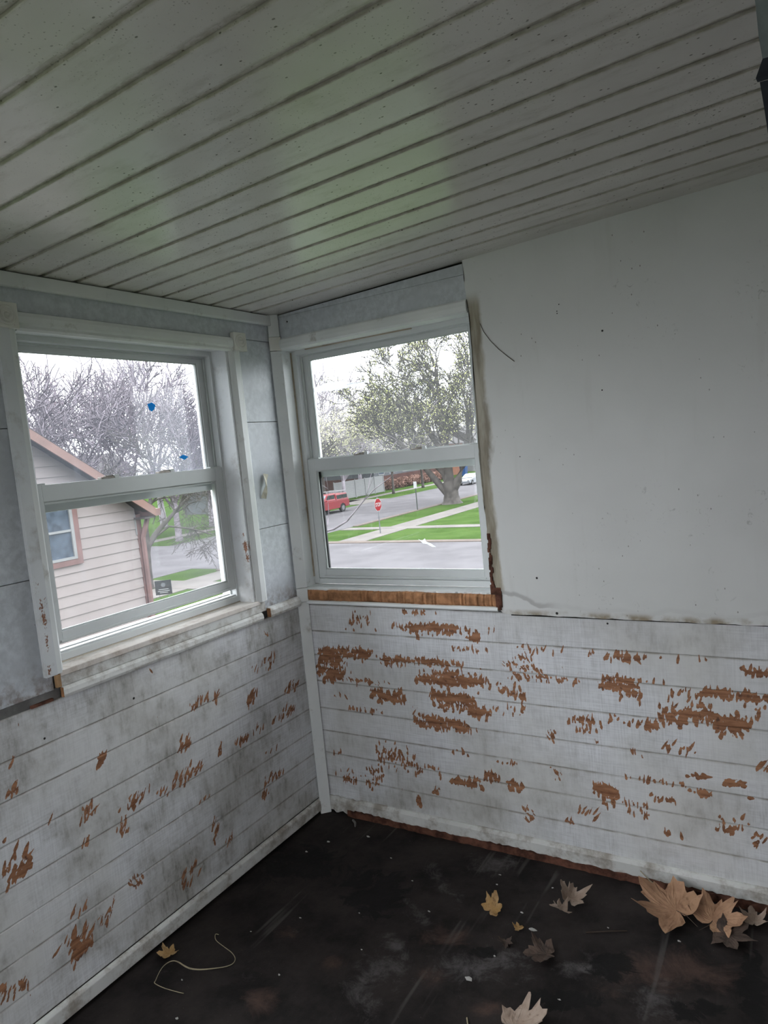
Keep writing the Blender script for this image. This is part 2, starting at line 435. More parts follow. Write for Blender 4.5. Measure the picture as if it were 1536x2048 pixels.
class MB:
    def __init__(self):
        self.v = []
        self.f = []
    def box(self, x0, x1, y0, y1, z0, z1):
        if x0 > x1: x0, x1 = x1, x0
        if y0 > y1: y0, y1 = y1, y0
        if z0 > z1: z0, z1 = z1, z0
        b = len(self.v)
        self.v += [(x0, y0, z0), (x1, y0, z0), (x1, y1, z0), (x0, y1, z0), (x0, y0, z1), (x1, y0, z1), (x1, y1, z1), (x0, y1, z1)]
        self.f += [tuple(b + i for i in q) for q in ((3, 2, 1, 0), (4, 5, 6, 7), (0, 1, 5, 4), (1, 2, 6, 5), (2, 3, 7, 6), (3, 0, 4, 7))]
        return self
    def prism(self, poly, a, b, axis='x'):
        """poly: 2-D outline; extruded from a to b along the axis"""
        n = len(poly)
        k = len(self.v)
        def P(u, w, t):
            return (t, u, w) if axis == 'x' else (u, t, w) if axis == 'y' else (u, w, t)
        self.v += [P(u, w, a) for u, w in poly] + [P(u, w, b) for u, w in poly]
        self.f.append(tuple(range(k, k + n)))
        self.f.append(tuple(range(k + 2 * n - 1, k + n - 1, -1)))
        for i in range(n):
            j = (i + 1) % n
            self.f.append((k + j, k + i, k + n + i, k + n + j))
        return self
    def tube(self, pts, radii, sides=5, cap=True):
        pts = [Vector(p) for p in pts]
        k = len(self.v)
        n = len(pts)
        for i, p in enumerate(pts):
            d = (pts[min(i + 1, n - 1)] - pts[max(i - 1, 0)])
            if d.length < 1e-9: d = Vector((0, 0, 1))
            d.normalize()
            a = d.cross(Vector((0, 0, 1)) if abs(d.z) < .9 else Vector((1, 0, 0))).normalized()
            c = d.cross(a)
            r = radii[i] if hasattr(radii, '__len__') else radii
            for s in range(sides):
                t = 2 * math.pi * s / sides
                q = p + (a * math.cos(t) + c * math.sin(t)) * r
                self.v.append((q.x, q.y, q.z))
        for i in range(n - 1):
            for s in range(sides):
                s2 = (s + 1) % sides
                self.f.append((k + i * sides + s, k + i * sides + s2, k + (i + 1) * sides + s2, k + (i + 1) * sides + s))
        if cap:
            self.f.append(tuple(k + s for s in range(sides))[::-1])
            self.f.append(tuple(k + (n - 1) * sides + s for s in range(sides)))
        return self
    def lathe(self, prof, center, axis='y', n=20):
        """prof: (radius, offset along the axis)"""
        k = len(self.v)
        for r, h in prof:
            for s in range(n):
                t = 2 * math.pi * s / n
                a, c = r * math.cos(t), r * math.sin(t)
                q = (h, a, c) if axis == 'x' else (a, h, c) if axis == 'y' else (a, c, h)
                self.v.append(tuple(q[i] + center[i] for i in range(3)))
        for i in range(len(prof) - 1):
            for s in range(n):
                s2 = (s + 1) % n
                self.f.append((k + i * n + s, k + i * n + s2, k + (i + 1) * n + s2, k + (i + 1) * n + s))
        self.f.append(tuple(k + s for s in range(n)))
        self.f.append(tuple(k + (len(prof) - 1) * n + s for s in range(n))[::-1])
        return self
    def build(self, name, mat, parent=None, bevel=0, smooth=False, solid=0, fix=True):
        me = bpy.data.meshes.new(name)
        me.from_pydata(self.v, [], self.f)
        if fix:
            bm = bmesh.new(); bm.from_mesh(me)
            bmesh.ops.recalc_face_normals(bm, faces=bm.faces)
            bm.to_mesh(me); bm.free()
        if smooth:
            me.polygons.foreach_set('use_smooth', [True] * len(me.polygons))
        me.materials.append(MATS[mat])
        o = bpy.data.objects.new(name, me)
        COL.objects.link(o)
        if parent is not None: o.parent = parent
        if bevel:
            b = o.modifiers.new('edge', 'BEVEL'); b.width = bevel; b.segments = 2; b.limit_method = 'ANGLE'
        if solid:
            s = o.modifiers.new('thick', 'SOLIDIFY'); s.thickness = solid
        return o

def BOX(name, mat, parent, *dims, bevel=0):
    return MB().box(*dims).build(name, mat, parent, bevel=bevel)

def copy_tree(o, parent=None):
    c = o.copy(); COL.objects.link(c); c.parent = parent
    for ch in o.children: copy_tree(ch, c)
    return c

def ceil_z(x): return 2.08 + .04 * x

# ------------------------------------------------------------------ where the paint is scraped off, in metres on each wall: (along, height, half width, half height, cover, stroke kind)
FAR_CHIPS =  [(0.119, 0.623, 0.073, 0.061, 1.0, 'v'), (0.111, 0.682, 0.048, 0.034, 0.8, 'v'), (0.245, 0.692, 0.108, 0.024, 0.8, 'v'), (0.477, 0.807, 0.056, 0.012, 0.7, 'v'), (0.599, 0.808, 0.134, 0.024, 0.75, 'v'), (0.778, 0.8, 0.027, 0.021, 0.9, 'v'), (0.538, 0.872, 0.096, 0.011, 0.6, 'v'), (0.559, 0.678, 0.191, 0.016, 0.75, 'v'), (0.418, 0.66, 0.072, 0.013, 0.6, 'v'), (0.62, 0.622, 0.1, 0.031, 0.8, 'v'), (0.724, 0.625, 0.102, 0.026, 0.75, 'v'), (0.374, 0.523, 0.081, 0.032, 0.85, 'v'), (0.663, 0.529, 0.092, 0.039, 0.95, 'v'), (0.602, 0.44, 0.128, 0.028, 0.9, 'v'), (0.769, 0.499, 0.048, 0.034, 0.85, 'v'), (0.263, 0.458, 0.092, 0.012, 0.6, 'v'), (0.893, 0.604, 0.05, 0.028, 0.7, 'v'), (0.959, 0.686, 0.075, 0.046, 0.4, 's'), (1.013, 0.657, 0.113, 0.014, 0.55, 's'), (0.948, 0.555, 0.026, 0.035, 0.7, 'v'), (1.314, 0.753, 0.059, 0.016, 0.75, 'v'), (1.193, 0.76, 0.023, 0.009, 0.5, 'v'), (1.278, 0.66, 0.075, 0.021, 0.95, 'v'), (1.32, 0.622, 0.04, 0.03, 0.6, 'v'), (1.505, 0.647, 0.036, 0.022, 0.7, 'v'), (1.636, 0.661, 0.089, 0.016, 0.95, 'v'), (1.449, 0.621, 0.019, 0.026, 0.4, 'v'), (1.446, 0.564, 0.049, 0.027, 1.0, 'v'), (1.368, 0.532, 0.058, 0.014, 0.75, 'v'), (1.537, 0.575, 0.054, 0.018, 0.8, 'v'), (1.615, 0.56, 0.05, 0.032, 1.0, 'v'), (1.681, 0.737, 0.037, 0.017, 0.75, 'v'), (1.16, 0.513, 0.064, 0.035, 0.6, 'v'), (1.042, 0.453, 0.028, 0.018, 0.5, 's'), (1.198, 0.452, 0.011, 0.011, 0.6, 'v'), (1.255, 0.541, 0.026, 0.014, 0.7, 'v'), (0.377, 0.291, 0.096, 0.046, 0.4, 'v'), (0.276, 0.182, 0.054, 0.054, 0.45, 'v'), (0.443, 0.236, 0.174, 0.024, 0.35, 'v'), (0.097, 0.256, 0.025, 0.014, 0.4, 'v'), (0.149, 0.154, 0.073, 0.031, 0.4, 'v'), (0.561, 0.167, 0.021, 0.013, 0.8, 'v'), (0.478, 0.1, 0.013, 0.024, 0.9, 'v'), (0.712, 0.227, 0.078, 0.016, 0.75, 'v'), (0.803, 0.259, 0.035, 0.017, 0.9, 'v'), (0.887, 0.243, 0.03, 0.022, 0.8, 'v'), (0.858, 0.327, 0.067, 0.01, 0.45, 'v'), (1.459, 0.468, 0.061, 0.019, 0.45, 'd'), (1.333, 0.434, 0.03, 0.013, 0.4, 'v'), (1.509, 0.382, 0.033, 0.009, 0.9, 'h'), (1.615, 0.376, 0.028, 0.013, 0.9, 'h'), (1.515, 0.328, 0.041, 0.01, 0.85, 'v'), (1.376, 0.345, 0.156, 0.007, 0.5, 'v'), (1.639, 0.336, 0.039, 0.005, 0.5, 'h'), (1.216, 0.263, 0.044, 0.042, 0.85, 'v'), (1.148, 0.183, 0.038, 0.021, 0.6, 'd'), (1.311, 0.237, 0.05, 0.027, 0.5, 'v'), (1.09, 0.137, 0.028, 0.015, 0.5, 'v'), (0.932, 0.145, 0.026, 0.034, 0.6, 's'), (1.052, 0.295, 0.028, 0.035, 0.2, 's'), (1.604, 0.243, 0.053, 0.029, 0.6, 'v'), (1.675, 0.213, 0.019, 0.025, 0.7, 'd'), (1.693, 0.439, 0.018, 0.014, 0.8, 'd'), (1.433, 0.171, 0.038, 0.024, 0.15, 'v'), (1.52, 0.763, 0.08, 0.004, 0.5, 'v'), (0.274, 0.81, 0.091, 0.039, 0.25, 'v'), (0.785, 0.748, 0.149, 0.011, 0.35, 'v'), (1.021, 0.758, 0.09, 0.009, 0.4, 'v'), (1.329, 0.686, 0.128, 0.008, 0.3, 'v'), (0.276, 0.571, 0.137, 0.018, 0.3, 's'), (1.123, 0.656, 0.043, 0.011, 0.5, 'v'), (0.159, 0.5, 0.048, 0.014, 0.2, 's'), (0.887, 0.525, 0.072, 0.016, 0.35, 'v'), (0.671, 0.335, 0.053, 0.01, 0.4, 'v'), (1.667, 0.606, 0.042, 0.025, 0.4, 'v'), (1.402, 0.292, 0.058, 0.028, 0.25, 'v'), (0.842, 0.832, 0.036, 0.023, 0.15, 'v'), (1.54, 0.641, 0.044, 0.035, 0.3, 'v')]
LEFT_CHIPS =  [(-0.245, 0.826, 0.01, 0.025, 0.5, 't'), (-0.257, 0.71, 0.084, 0.038, 0.22, 'd'), (-0.126, 0.574, 0.064, 0.016, 0.6, 'd'), (-0.149, 0.577, 0.021, 0.031, 0.5, 'd'), (-0.368, 0.604, 0.029, 0.035, 0.75, 'd'), (-0.595, 0.678, 0.079, 0.019, 0.6, 'd'), (-0.698, 0.576, 0.034, 0.028, 0.7, 'd'), (-0.326, 0.478, 0.156, 0.017, 0.5, 'd'), (-0.547, 0.485, 0.021, 0.022, 0.7, 'd'), (-0.698, 0.47, 0.063, 0.029, 0.65, 'd'), (-0.83, 0.455, 0.029, 0.014, 0.6, 'd'), (-0.932, 0.464, 0.04, 0.023, 0.6, 'd'), (-0.984, 0.434, 0.025, 0.037, 0.6, 'd'), (-1.025, 0.659, 0.015, 0.02, 0.8, 'd'), (-1.085, 0.518, 0.035, 0.034, 0.5, 'd'), (-1.108, 0.45, 0.017, 0.02, 0.7, 'd'), (-1.299, 0.774, 0.02, 0.008, 0.6, 'd'), (-1.304, 0.693, 0.023, 0.022, 0.7, 'd'), (-1.311, 0.488, 0.041, 0.036, 0.75, 'd'), (-0.31, 0.267, 0.062, 0.017, 0.7, 'd'), (-0.354, 0.223, 0.024, 0.028, 0.7, 'd'), (-0.62, 0.224, 0.02, 0.041, 0.7, 'd'), (-0.564, 0.147, 0.026, 0.017, 0.6, 'd'), (-0.157, 0.486, 0.042, 0.024, 0.6, 'd'), (-0.764, 0.133, 0.051, 0.039, 0.35, 'd'), (-0.964, 0.232, 0.033, 0.021, 0.6, 's'), (-1.17, 0.179, 0.04, 0.042, 0.75, 'd'), (-1.079, 0.196, 0.049, 0.036, 0.3, 'd'), (-1.243, 0.192, 0.028, 0.01, 0.3, 'd'), (-1.362, 0.17, 0.037, 0.027, 0.7, 'd'), (-1.339, 0.574, 0.009, 0.009, 0.7, 'd'), (-0.635, 0.355, 0.044, 0.011, 0.4, 'd'), (-0.285, 0.368, 0.056, 0.008, 0.3, 'd'), (-0.779, 0.447, 0.05, 0.024, 0.3, 'd'), (-0.913, 0.496, 0.036, 0.019, 0.3, 'd'), (-1.161, 0.264, 0.029, 0.014, 0.5, 'd'), (-0.798, 0.853, 0.013, 0.027, 0.12, 't'), (-1.397, 0.203, 0.008, 0.025, 0.8, 'd'), (-1.217, 0.564, 0.028, 0.005, 0.3, 'd')]
FLOOR_MARKS =  [('grey', 0.678, -0.246, 0.03, 0.013, -0.094, 0.081), ('grey', 0.705, -0.447, 0.028, 0.012, -0.098, 0.075), ('grey', 0.721, -0.608, 0.035, 0.015, -0.08, 0.055), ('grey', 0.989, -0.557, 0.134, 0.06, 0.029, -0.068), ('grey', 0.724, -0.713, 0.082, 0.037, 0.035, -0.057), ('grey', 0.822, -0.1, 0.089, 0.037, 0.023, -0.056), ('grey', 0.718, -0.813, 0.051, 0.023, -0.056, 0.05), ('rust', 0.837, -0.493, 0.075, 0.033, -0.043, 0.051), ('rust', 0.866, -0.663, 0.053, 0.024, 0.018, -0.034), ('rust', 0.35, -0.69, 0.062, 0.027, 0.036, -0.044), ('rust', 0.562, -0.741, 0.038, 0.017, 0.025, -0.034), ('rust', 1.469, -0.377, 0.164, 0.074, 0.016, -0.103), ('rust', 1.053, -0.71, 0.049, 0.023, 0.018, -0.042), ('rust', 0.459, -0.945, 0.045, 0.021, 0.034, -0.038), ('black', 0.962, -0.52, 0.055, 0.024, 0.012, -0.028), ('black', 1.229, -0.591, 0.114, 0.052, 0.013, -0.042), ('black', 1.318, -0.417, 0.085, 0.038, 0.018, -0.077), ('black', 1.667, -0.353, 0.047, 0.021, 0.012, -0.188), ('black', 1.552, -0.492, 0.083, 0.039, 0.006, -0.045), ('black', 0.517, -0.395, 0.131, 0.056, 0.079, -0.127), ('black', 0.146, -0.379, 0.183, 0.075, 0.096, -0.122), ('grey', 1.248, -0.462, 0.077, 0.035, 0.01, -0.038), ('grey', 1.445, -0.492, 0.071, 0.033, 0.012, -0.07)]


STROKE = {'v': (4, 9, .030, .0055), 's': (-22, 10, .026, .0045), 'd': (30, 10, .040, .0052), 'h': (78, 8, .035, .008), 't': (-18, 6, .05, .004)}
def chip_map(marks, u0, u1, z0, z1, res, seed):
    rs = np.random.RandomState(seed)
    nu, nz = int((u1 - u0) / res) + 1, int((z1 - z0) / res) + 1
    M = np.zeros((nz, nu), np.float32)
    def stamp(cu, cz, ang, ln, wd, peak=1.0, taper=True):
        R = max(ln, wd) * 1.3 + res
        i0, i1 = max(0, int((cz - R - z0) / res)), min(nz, int((cz + R - z0) / res) + 2)
        j0, j1 = max(0, int((cu - R - u0) / res)), min(nu, int((cu + R - u0) / res) + 2)
        if i1 <= i0 or j1 <= j0: return
        zz, uu = np.mgrid[i0:i1, j0:j1]
        du, dz = uu * res + u0 - cu, zz * res + z0 - cz
        ca, sa = math.cos(ang), math.sin(ang)
        a = du * sa + dz * ca
        b = du * ca - dz * sa
        w = wd * (1 - .55 * np.clip(a / ln, -1, 1)) if taper else wd
        val = np.clip(peak * (1.45 - np.sqrt((a / ln) ** 2 + (b / w) ** 2)), 0, 1)
        np.maximum(M[i0:i1, j0:j1], val, out=M[i0:i1, j0:j1])
    for (cu, cz, hu, hz, cov, kind) in marks:
        a0, sd, ln, wd = STROKE[kind]
        full = cov >= .72
        n = max(1, int(cov * (9.5 if full else 5.0) * math.pi * hu * hz / (ln * wd * 3.0)))
        # strokes gather along a few wavering rows inside the patch
        rows = [(rs.uniform(-.8, .8), rs.uniform(.5, 1.0), rs.uniform(-.3, .3)) for _ in range(max(2, int(hz / .014)))]
        for _ in range(n):
            if rs.uniform() < .62:
                ro, ext, off = rows[rs.randint(len(rows))]
                uu, zz = np.clip(off + ext * rs.uniform(-1, 1), -1.05, 1.05), ro + rs.normal(0, .16)
            else:
                r = math.sqrt(rs.uniform(0, 1)); t = rs.uniform(0, 2 * math.pi)
                uu, zz = r * math.cos(t), r * math.sin(t)
            if rs.uniform() < .05: uu, zz = uu * 1.35, zz * 1.5
            big = rs.uniform() < .25
            stamp(cu + hu * uu, cz + hz * zz, math.radians(a0 + rs.normal(0, sd * 1.3)),
                  ln * rs.uniform(.25, 1.0) * .62, wd * rs.uniform(.35, 1.0) * (1.5 if full and big else .9), rs.uniform(.75, 1.1), True)
    return M

def dense_plank(name, parent, to_world, u0, u1, z0, z1, M, mu0, mz0, res, gscale, seed, grime=1.0):
    """one board: a fine grid that carries the wear, its long edges rolled back into the joint"""
    rs = np.random.RandomState(seed)
    us = np.arange(u0, u1 + 1e-6, res)
    zi = np.arange(z0 + .003, z1 - .003, res)
    rows = [(z0, .009), (z0, .0028), (z0 + .0012, .0010)] + [(z, 0.0) for z in zi] + [(z1 - .0012, .0010), (z1, .0028), (z1, .009)]
    V, A, E, G = [], [], [], []
    hh = M.shape
    for k, (z, d) in enumerate(rows):
        i = min(hh[0] - 1, max(0, int(round((z - mz0) / res))))
        e = 1.0 if (k < 3 or k > len(rows) - 4) else max(0.0, .75 - min(z - z0, z1 - z) / .007)
        for u in us:
            j = min(hh[1] - 1, max(0, int(round((u - mu0) / res))))
            V.append(to_world(u, d, z))
            A.append(M[i, j]); E.append(e)
    nu = len(us)
    F = []
    for r in range(len(rows) - 1):
        o = r * nu
        F += [(o + c, o + c + 1, o + nu + c + 1, o + nu + c) for c in range(nu - 1)]
    me = bpy.data.meshes.new(name)
    me.from_pydata(V, [], F)
    for nm, dat in (('chip', A), ('edge', E), ('grime', [grime] * len(V))):
        at = me.attributes.new(nm, 'FLOAT', 'POINT')
        at.data.foreach_set('value', np.asarray(dat, np.float32))
    me.materials.append(MATS['scraped_paint'])
    o = bpy.data.objects.new(name, me)
    COL.objects.link(o)
    o.parent = parent
    return o

PLANKS = [.045, .138, .241, .339, .438, .555, .668, .772, .884]
RES = .0034

# ------------------------------------------------------------------ room shell
X1, Y1 = 2.55, -4.3          # right wall, back wall
FLOOR = -.02
WT = .15                      # wall thickness
W1 = (-1.112, -.278, .962, 1.93)      # window in the left wall: along y, along z
W2 = (.022, .872, .955, 1.94)         # window in the far wall: along x, along z
W3 = (-2.80, -1.70, .962, 1.98)     # unseen openings behind the camera, left bare and wide to brighten the room
W4 = (-4.05, -2.92, .962, 1.98)

# floor: fine grid carrying the stains
def make_floor_mesh():
    res = .0125
    xs = np.arange(-.02, X1 + .01, res); ys = np.arange(Y1, .03, res)
    X, Y = np.meshgrid(xs, ys)
    lay = {k: np.zeros_like(X) for k in ('grey', 'rust', 'black')}
    for k, cx, cy, ax, ay, bx, by in FLOOR_MARKS:
        det = ax * by - ay * bx
        dx, dy = X - cx, Y - cy
        s = (dx * by - dy * bx) / det; t = (dy * ax - dx * ay) / det
        lay[k] = np.maximum(lay[k], np.exp(-(s * s + t * t) * .8))
    V = [(float(a), float(b), FLOOR) for a, b in zip(X.ravel(), Y.ravel())]
    nx = len(xs)
    F = [(r * nx + c, r * nx + c + 1, (r + 1) * nx + c + 1, (r + 1) * nx + c) for r in range(len(ys) - 1) for c in range(nx - 1)]
    me = bpy.data.meshes.new('floor')
    me.from_pydata(V, [], F)
    for k, a in lay.items():
        at = me.attributes.new(k, 'FLOAT', 'POINT'); at.data.foreach_set('value', a.ravel().astype(np.float32))
    me.materials.append(MATS['stained_floor'])
    o = bpy.data.objects.new('floor', me)
    COL.objects.link(o)
    s = o.modifiers.new('thick', 'SOLIDIFY'); s.thickness = .04; s.offset = -1
    return tag(o, 'dark water-stained bare floor littered with dirt', 'floor', kind='structure')
make_floor_mesh()

# walls behind the boards (with window openings)
def wall_boxes(mb, lo, hi, z0, z1, holes, put):
    cur = lo
    for a, b, c, d in sorted(holes):
        put(mb, cur, a, z0, z1); put(mb, a, b, z0, c); put(mb, a, b, d, z1); cur = b
    put(mb, cur, hi, z0, z1)
mb = MB()
grown = lambda W: (W[0] - .013, W[1] + .013, W[2] - .012, W[3] + .012)
wall_boxes(mb, Y1 - WT, WT, -.5, 2.12, [grown(W1), grown(W3), grown(W4)], lambda m, a, b, c, d: m.box(-WT, -.019, a, b, c, d))
wall_left = tag(mb.build('wall_left', 'grey_wood'), 'left wall of scraped white boards below fibreboard panels', 'wall', kind='structure')
mb = MB()
wall_boxes(mb, -.019, X1 + WT, -.5, 2.22, [grown(W2)], lambda m, a, b, c, d: m.box(a, b, .019, WT, c, d))
wall_far = tag(mb.build('wall_far', 'grey_wood'), 'far wall with scraped white boards below and plasterboard above', 'wall', kind='structure')
mb = MB()
wall_boxes(mb, Y1, .019, -.5, 2.25, [(-3.9, -2.75, .9, 1.95)], lambda m, a, b, c, d: m.box(X1, X1 + WT, a, b, c, d))  # unseen wall kept dark to cut bounce; opening added to light the left wall
tag(mb.build('wall_right', 'grey_wood'), 'dark unseen wall on the right with a wide opening added for daylight', 'wall', kind='structure')
mb = MB()
wall_boxes(mb, -.019, X1 + WT, -.5, 2.25, [(.15, 1.1, .962, 1.95)], lambda m, a, b, c, d: m.box(a, b, Y1 - WT, Y1, c, d))  # opening invented to let daylight in; dark wood holds down the bounced light
tag(mb.build('wall_back', 'grey_wood'), 'dark unseen end wall with one bare opening added for daylight', 'wall', kind='structure')

# ceiling: one vinyl plank after another, each with its sunk channel
ceil = tag(MB().prism([(-.15, ceil_z(-.15) + .03), (X1 + .15, ceil_z(X1 + .15) + .03), (X1 + .15, ceil_z(X1) + .12), (-.15, ceil_z(-.15) + .12)], Y1 - .15, .15, 'y').build('ceiling', 'grey_wood'),
           'sloping porch ceiling of dirty white vinyl planks', 'ceiling', kind='structure')
PW = .1105
def ceiling_plank_mesh():
    # cross-section along y (0 = near side, towards the far wall is +): channel first, then the face
    prof = [(-PW, .022), (-PW, .0), (-PW + .0015, -.001), (-.0190, -.001), (-.0175, .0002), (-.0155, .0044), (-.001, .0050), (0, .006), (0, .022)]
    lip = [0, .8, .5, 0, .9, 1, .9, .9, 0]
    # extra rows so the dirt fades out on the face
    prof = prof[:3] + [(-PW + .006, -.001), (-.026, -.001)] + prof[3:]
    lip = lip[:3] + [0, 0, .9] + lip[4:]
    n = 80
    V, L, F = [], [], []
    for i in range(n + 1):
        x = (X1 + .02) * i / n
        for (y, h) in prof:
            V.append((x, y, .04 * x + h))
        L += lip
    m = len(prof)
    for i in range(n):
        for j in range(m - 1):
            F.append((i * m + j, i * m + j + 1, (i + 1) * m + j + 1, (i + 1) * m + j))
    me = bpy.data.meshes.new('ceiling_plank')
    me.from_pydata(V, [], F)
    bm = bmesh.new(); bm.from_mesh(me); bmesh.ops.recalc_face_normals(bm, faces=bm.faces)
    bm.to_mesh(me); bm.free()
    at = me.attributes.new('lip', 'FLOAT', 'POINT'); at.data.foreach_set('value', np.asarray(L, np.float32))
    me.materials.append(MATS['ceiling_vinyl'])
    return me
cpm = ceiling_plank_mesh()
y = -.0085 - PW
while y > Y1:
    o = bpy.data.objects.new('ceiling_plank', cpm)
    COL.objects.link(o); o.parent = ceil
    o.location = (-.01, y, 2.08 + random.uniform(-.0006, .0006))
    y -= PW
# narrow filler strip between the first plank and the far wall
MB().prism([(0, ceil_z(0) - .001), (X1, ceil_z(X1) - .001), (X1, ceil_z(X1) + .02), (0, ceil_z(0) + .02)], -.0085 - PW, .0165, 'y').build('ceiling_plank', 'ceiling_vinyl', ceil)

# ------------------------------------------------------------------ left wall cladding
toL = lambda u, d, z: (-d, u, z)
toF = lambda u, d, z: (u, d, z)
ML = chip_map(LEFT_CHIPS, -1.62, 0, .03, .9, RES, 3)
MF = chip_map(FAR_CHIPS, 0, 2.0, .03, .9, RES, 5)
for i in range(8):
    dense_plank('plank', wall_left, toL, -1.62, 0.0, PLANKS[i], PLANKS[i + 1], ML, -1.62, .03, RES, 1, i, [1.1, 1.05, 1.0, .95, .9, .9, .9, 1.0][i])
    dense_plank('plank', wall_far, toF, 0.0, 1.98, PLANKS[i], PLANKS[i + 1], MF, 0, .03, RES, 1, i + 20, [.75, .65, .55, .5, .4, .35, .3, .45][i])
    # plain run of the same boards beyond
    for (par, d) in ((wall_left, (-.017, 0, Y1, -1.6215, PLANKS[i] + .001, PLANKS[i + 1] - .001)), (wall_far, (1.9815, X1, 0, .017, PLANKS[i] + .001, PLANKS[i + 1] - .001))):
        BOX('plank', 'trim_dirty', par, *d, bevel=.002)

# fibreboard panels (upper part)
def panel(par, u0, u1, z0, z1, wall='L', t=.012):
    if wall == 'L':
        return BOX('wall_panel', 'fiberboard', par, -t - .006, -.003, u0, u1, z0, z1, bevel=.0012)
    return BOX('wall_panel', 'fiberboard', par, u0, u1, .003, t + .006, z0, z1, bevel=.0012)
for a, b in ((-.235, -.002), (-1.685, -1.14), (-2.905, -2.815)):
    panel(wall_left, a, b, .912, 1.2335)
    panel(wall_left, a, b, 1.2355, 1.652)
    panel(wall_left, a, b, 1.654, 1.972)
panel(wall_left, Y1, -.002, 1.974, 2.078)
panel(wall_far, .004, .866, 1.975, 2.068, 'F')
# the upper panel of the far wall follows the sloping ceiling
MB().prism([(.004, 2.0685), (.866, 2.0685), (.866, ceil_z(.866) - .010), (.004, ceil_z(0) - .004)], .003, .018, 'y').build('wall_panel', 'fiberboard', wall_far)
BOX('gap_shadow_strip', 'dark_gap', wall_far, .0, .868, .012, .018, 2.06, 2.135)  # near-black strip painting the shade in the gap below the ceiling

# crown strip along the left wall, top of the boards
crown = tag(MB().prism([(0, 2.036), (.013, 2.036), (.016, 2.04), (.014, 2.0755), (0, 2.0755)], Y1, -.026, 'y').build('trim_1', 'trim_paint', bevel=.0015),
            'flat white crown strip under the ceiling along the left wall', 'trim', kind='structure')
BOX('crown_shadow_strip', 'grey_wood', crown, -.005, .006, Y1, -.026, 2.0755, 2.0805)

# baseboards
bl = tag(MB().prism([(0, -.004), (.016, -.004), (.016, .036), (.010, .0445), (0, .0445)], Y1, -.012, 'y').build('baseboard_left', 'trim_dirty', bevel=.002),
         'scuffed white baseboard along the left wall', 'baseboard', kind='structure')
def ragged_baseboard():
    rs = np.random.RandomState(5)
    xs = np.arange(.035, X1, .012)
    V, F = [], []
    for x in xs:
        lowz = .003 + .004 * math.sin(x * 9) + rs.uniform(-.003, .003)
        if x < .16: lowz = -.008 + rs.uniform(-.012, .012)
        topz = .055 if x > .2 else .052 + rs.uniform(-.004, .003)
        for (yy, z) in ((0, lowz), (-.013, lowz + .001), (-.014, topz - .014), (-.007, topz), (0, topz)):
            V.append((float(x), yy, float(z)))
    n = len(xs)
    for i in range(n - 1):
        for j in range(5):
            j2 = (j + 1) % 5
            F.append((i * 5 + j, i * 5 + j2, (i + 1) * 5 + j2, (i + 1) * 5 + j))
    mb = MB(); mb.v, mb.f = V, F
    return mb.build('baseboard_far', 'trim_dirty')
bf = tag(ragged_baseboard(), 'broken white baseboard with brown rot below on the far wall', 'baseboard', kind='structure')
def rot_strip():
    rs = np.random.RandomState(8)
    pts = []
    V, F = [], []
    xs = np.arange(.13, X1, .02)
    for x in xs:
        z = .006 + rs.uniform(-.003, .003)
        yf = -.016 + rs.uniform(-.004, .003)
        for (yy, zz) in ((0, z), (yf, z - .003), (yf - .003, FLOOR - .001), (0, FLOOR - .001)):
            V.append((float(x), float(yy), float(zz)))
    for i in range(len(xs) - 1):
        for j in range(4):
            j2 = (j + 1) % 4
            F.append((i * 4 + j, i * 4 + j2, (i + 1) * 4 + j2, (i + 1) * 4 + j))
    mb = MB(); mb.v, mb.f = V, F
    return mb.build('rotten_strip', 'rotten_wood', bf)
rot_strip()

# ------------------------------------------------------------------ chair rail remains and apron below the left window
rail = empty('trim_2', (0, 0, 0), 0, 'remains of a peeling white rail under the left window', 'trim', kind='structure')
MB().prism([(0, .884), (.012, .884), (.016, .893), (.014, .906), (.008, .914), (0, .916)], -1.122, -.262, 'y').build('rail_piece', 'trim_dirty', rail, bevel=.001)
MB().prism([(0, .886), (.020, .886), (.024, .896), (.022, .912), (.014, .924), (0, .926)], -.226, -.036, 'y').build('rail_piece', 'trim_dirty', rail, bevel=.0015)
BOX('rail_end', 'bare_wood', rail, .002, .020, -.2275, -.2255, .888, .922)
BOX('rail_end', 'bare_wood', rail, .001, .013, -1.1235, -1.1215, .886, .914)
BOX('apron_board', 'trim_dirty', rail, -.004, .006, -1.122, -.236, .916, .955, bevel=.0015)
BOX('bare_strip', 'grey_wood', rail, -.014, -.006, Y1, -1.122, .884, .914)
BOX('bare_strip', 'rotten_wood', rail, -.008, .004, -1.215, -1.15, .8845, .892)
BOX('lath_scrap', 'lath_wood', rail, -.004, .008, -1.135, -1.122, .917, .953)

# ------------------------------------------------------------------ corner post: flat strip set across the corner, in pieces
post = empty('trim_3', (0, 0, 0), 0, 'flat white strip across the corner in several pieces', 'trim', kind='structure')
def corner_strip(name, z0, z1, w, off, mat='trim_paint', th=.014, lean=0):
    # strip across the corner, facing the room at 45 degrees
    mb = MB()
    d = Vector((1, -1, 0)).normalized()      # outwards
    s = Vector((1, 1, 0)).normalized()       # along the strip
    for z, o2 in ((z0, lean), (z1, 0)):
        for a, b in ((-w / 2, off), (w / 2, off), (w / 2, off + th), (-w / 2, off + th)):
            q = s * a + d * (b + o2)
            mb.v.append((q.x, q.y, z))
    mb.f = [(0, 1, 2, 3), (4, 5, 6, 7), (0, 1, 5, 4), (1, 2, 6, 5), (2, 3, 7, 6), (3, 0, 4, 7)]
    return mb.build(name, mat, post, bevel=.002)
corner_strip('corner_strip', FLOOR, .8985, .046, .016, lean=.012)
corner_strip('corner_block', .9, .957, .046, .020)
corner_strip('corner_strip', .9585, 1.934, .046, .016)
